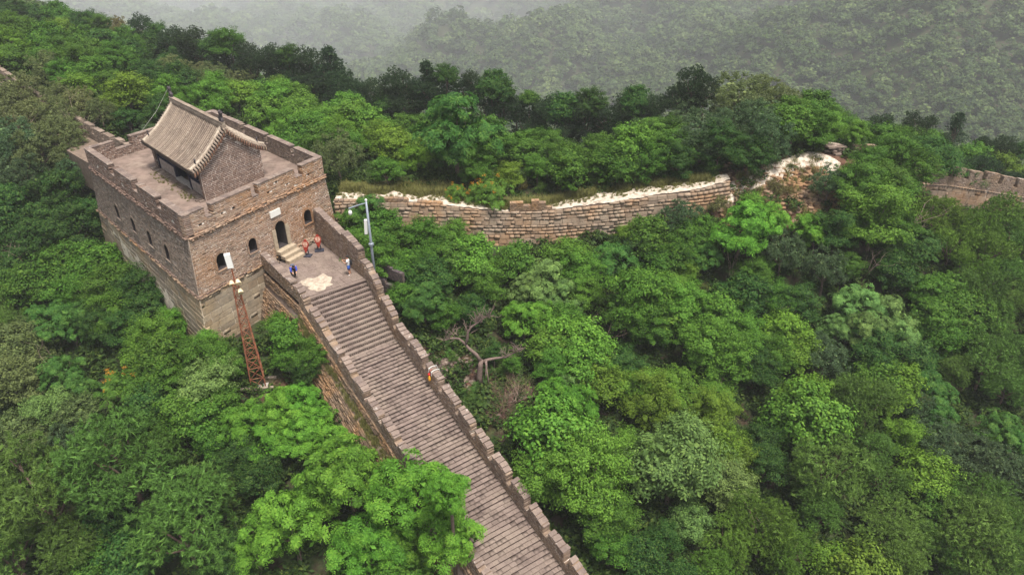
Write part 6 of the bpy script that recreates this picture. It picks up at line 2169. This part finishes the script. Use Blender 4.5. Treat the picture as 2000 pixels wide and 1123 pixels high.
def instancer(name, label, cat, pts, scl, protos, seed=1):
    g = np.random.default_rng(seed)
    col = bpy.data.collections.new(name + '_sources')
    for me in protos:
        col.objects.link(bpy.data.objects.new(name + '_source', me))
    me = bpy.data.meshes.new(name)
    me.vertices.add(len(pts)); me.vertices.foreach_set('co', np.asarray(pts, np.float32).ravel())
    def attr(nm, tp, val, key='value'):
        a = me.attributes.new(nm, tp, 'POINT'); a.data.foreach_set(key, val)
    attr('sc', 'FLOAT', np.asarray(scl, np.float32))
    attr('ix', 'INT', g.integers(0, len(protos), len(pts)).astype(np.int32))
    rot = np.zeros((len(pts), 3), np.float32); rot[:, 2] = g.uniform(0, 6.28, len(pts)); rot[:, :2] = g.normal(0, .08, (len(pts), 2))
    attr('ro', 'FLOAT_VECTOR', rot.ravel(), 'vector')
    o = link(name, me)
    ng = bpy.data.node_groups.new(name, 'GeometryNodeTree')
    ng.interface.new_socket('Geometry', in_out='INPUT', socket_type='NodeSocketGeometry')
    ng.interface.new_socket('Geometry', in_out='OUTPUT', socket_type='NodeSocketGeometry')
    gi, go = ng.nodes.new('NodeGroupInput'), ng.nodes.new('NodeGroupOutput')
    iop = ng.nodes.new('GeometryNodeInstanceOnPoints')
    ci = ng.nodes.new('GeometryNodeCollectionInfo')
    ci.inputs['Collection'].default_value = col
    ci.inputs['Separate Children'].default_value = True
    ci.inputs['Reset Children'].default_value = True
    def na(nm, tp):
        n = ng.nodes.new('GeometryNodeInputNamedAttribute'); n.data_type = tp; n.inputs['Name'].default_value = nm
        return next(s for s in n.outputs if s.enabled and s.name == 'Attribute')
    L = ng.links.new
    L(gi.outputs[0], iop.inputs['Points']); L(ci.outputs[0], iop.inputs['Instance'])
    iop.inputs['Pick Instance'].default_value = True
    L(na('ix', 'INT'), iop.inputs['Instance Index'])
    eu = ng.nodes.new('FunctionNodeEulerToRotation'); L(na('ro', 'FLOAT_VECTOR'), eu.inputs[0]); L(eu.outputs[0], iop.inputs['Rotation'])
    L(na('sc', 'FLOAT'), iop.inputs['Scale'])
    L(iop.outputs[0], go.inputs[0])
    md = o.modifiers.new('scatter', 'NODES'); md.node_group = ng
    tag(o, label, cat, kind='stuff')
    return o

def far_crown(seed):
    g = np.random.default_rng(seed)
    lb = lobes(g, 8, 1.1)
    C, D = clump_centres(g, lb, 9, 1.1)
    lv = 11
    ci = np.repeat(np.arange(len(C)), lv)
    d = rand_unit(len(ci), g)
    p = C[ci] + d * .20 * np.array([1, 1, .6])
    nn = d * .5 + D[ci] * .5 + np.array([0, 0, .6]) + g.normal(0, .3, d.shape)
    nn /= np.linalg.norm(nn, axis=1, keepdims=True)
    return finish_leaves('far_crown', [leaf_quads(p, nn, .115, .08, g)], M['leaf_far'])
fc = [far_crown(300 + i) for i in range(5)]
gf_ = np.random.default_rng(44)
P_, S_ = [], []
far_lim = lambda X: np.interp(X, [-160, -100, -60, -20, 20, 60, 140], [150, 135, 112, 98, 90, 88, 92])
tt = np.arange(-.80, .84, .0170)
ly = np.arange(math.log(84), math.log(6500), .0190)
hmax = np.full(len(tt), -9.0)
for L_ in ly:                                            # outward sweep, keeping what the nearer canopy does not hide
    T_ = tt + gf_.uniform(-.0085, .0085, len(tt))
    Y = np.exp(L_ + gf_.uniform(-.0095, .0095, len(tt))); X = T_ * Y
    Z = gz_fast(X, Y)
    r = np.maximum(2.0, Y * (.0072 + .0095 * gf_.random(len(tt)) ** 2))
    el = (Z + r * 1.7 - CAM_H) / Y
    u, v = to_px(np.stack([X, Y, Z + r], 1))
    ok = (Y > far_lim(X)) & (el > hmax - .012) & (v > -45) & (u > -60) & (u < 2060)
    P_.append(np.stack([X, Y, Z + r * .7], 1)[ok]); S_.append(r[ok])
    hmax = np.maximum(hmax, (Z + r * 1.3 - CAM_H) / Y)
fp_, fs_ = np.concatenate(P_), np.concatenate(S_)
print('far forest', len(fp_))
instancer('forest', 'hazy green forest covering the far valley slopes', 'forest', fp_, fs_, fc)

# undergrowth between the trees
us = [finish_leaves('sprig', [leaf_quads((lambda d: d * np.array([.45, .45, .28]) + np.array([0, 0, .25]))(rand_unit(150, np.random.default_rng(400 + i)) * np.random.default_rng(i).uniform(.3, 1, (150, 1))),
      unit(np.array([0, 0, 1.0]))[None] * .7 + rand_unit(150, np.random.default_rng(500 + i)) * .5, .085, .045, np.random.default_rng(600 + i))], M['low_leaf']) for i in range(3)]
gu = np.random.default_rng(45)
ux, uy = gu.uniform(-72, 62, 20000), gu.uniform(20, 108, 20000)
ok = np.array([not blocked(x, y, .3) for x, y in zip(ux, uy)])
for cx, cy, rx, ry in BARE[:4]:
    ok &= ~((np.hypot((ux - cx) / rx, (uy - cy) / ry) < .9) & (gu.random(20000) < (.8 if cy > 50 else .45)))
ok &= ~((np.abs(ux - 1.3) < 17) & (uy > np.interp(ux, wp[:, 0], wp[:, 1]) - .3) & (uy < np.interp(ux, wp[:, 0], wp[:, 1]) + 2.4))
pu = np.stack([ux, uy, gz_fast(ux, uy)], 1)[ok]
u_, v_ = to_px(pu)
vis = (u_ > -40) & (u_ < 2040) & (v_ > -20) & (v_ < 1180)
pu = pu[vis]
instancer('undergrowth', 'low leafy undergrowth between the trees', 'undergrowth', pu, gu.uniform(.8, 2.3, len(pu)), us).color = (.030, .062, .014, 1)

# grass behind the walkway, on the stair ledge and in cracks of the terrace
gr = [tuft_mesh(700 + i, 60, .55, .14, .014, M['needle']) for i in range(3)]
grass_pts, grass_s = [], []
gg = np.random.default_rng(46)
for _ in range(2600):
    x = gg.uniform(-15, 18); c = wall_at(x)
    w_ = float(np.interp(x, xs, wd))
    y = c[1] + w_ + abs(gg.normal(0, .9)) + .15
    grass_pts.append((x, y, max(gz1(x, y), c[2] - .25 - (y - c[1] - w_) * .1))); grass_s.append(gg.uniform(.6, 1.5))
for _ in range(420):                                      # tufts creeping over the walkway
    x = gg.uniform(-15, 19); c = wall_at(x)
    y = c[1] + float(np.interp(x, xs, wd)) * gg.uniform(.35, 1.0)
    grass_pts.append((x, y, c[2])); grass_s.append(gg.uniform(.2, .6))
for _ in range(140):
    x, y = gg.normal(24, 4), gg.normal(58.2, 1.6)
    grass_pts.append((x, y, gz1(x, y))); grass_s.append(gg.uniform(.5, 1.3))
for _ in range(260):
    s = gg.uniform(0, 14); t = gg.uniform(.1, .95)
    p = lw(s, 1) * (1 - t) + lw(s, 2) * t
    grass_pts.append(tuple(p)); grass_s.append(gg.uniform(.3, .8))
for _ in range(60):
    p = HP(gg.uniform(-1.2, -.3), gg.uniform(1, 9), Z_FL); grass_pts.append(tuple(p)); grass_s.append(gg.uniform(.15, .4))
gobj = instancer('grass', 'dry olive grass along the walkway and ledges', 'grass', np.array(grass_pts), np.array(grass_s), gr)
gobj.color = (.17, .165, .055, 1)

# ------------------------------------------------------------------ the hazy air
hz, hnt, hp = _mat('haze')
hnt.nodes.remove(hp)
pv_ = N(hnt, 'ShaderNodeVolumePrincipled')
pv_.inputs['Color'].default_value = (.93, .955, 1.0, 1)
pv_.inputs['Density'].default_value = HAZE_DENSITY
hnt.links.new(pv_.outputs[0], hnt.nodes['Material Output'].inputs['Volume'])
zlo = float(GZ.min()) - 1.0
zhi = max(float(GZ.max()) + 8, CAM_H + 2)
hb = MB().abox((gx[0] - 2, gy[0] - 2, zlo), (gx[-1] + 2, gy[-1] + 2, zhi)).build('haze', hz)
tag(hb, 'grey-white haze filling the valley', 'haze', kind='stuff')
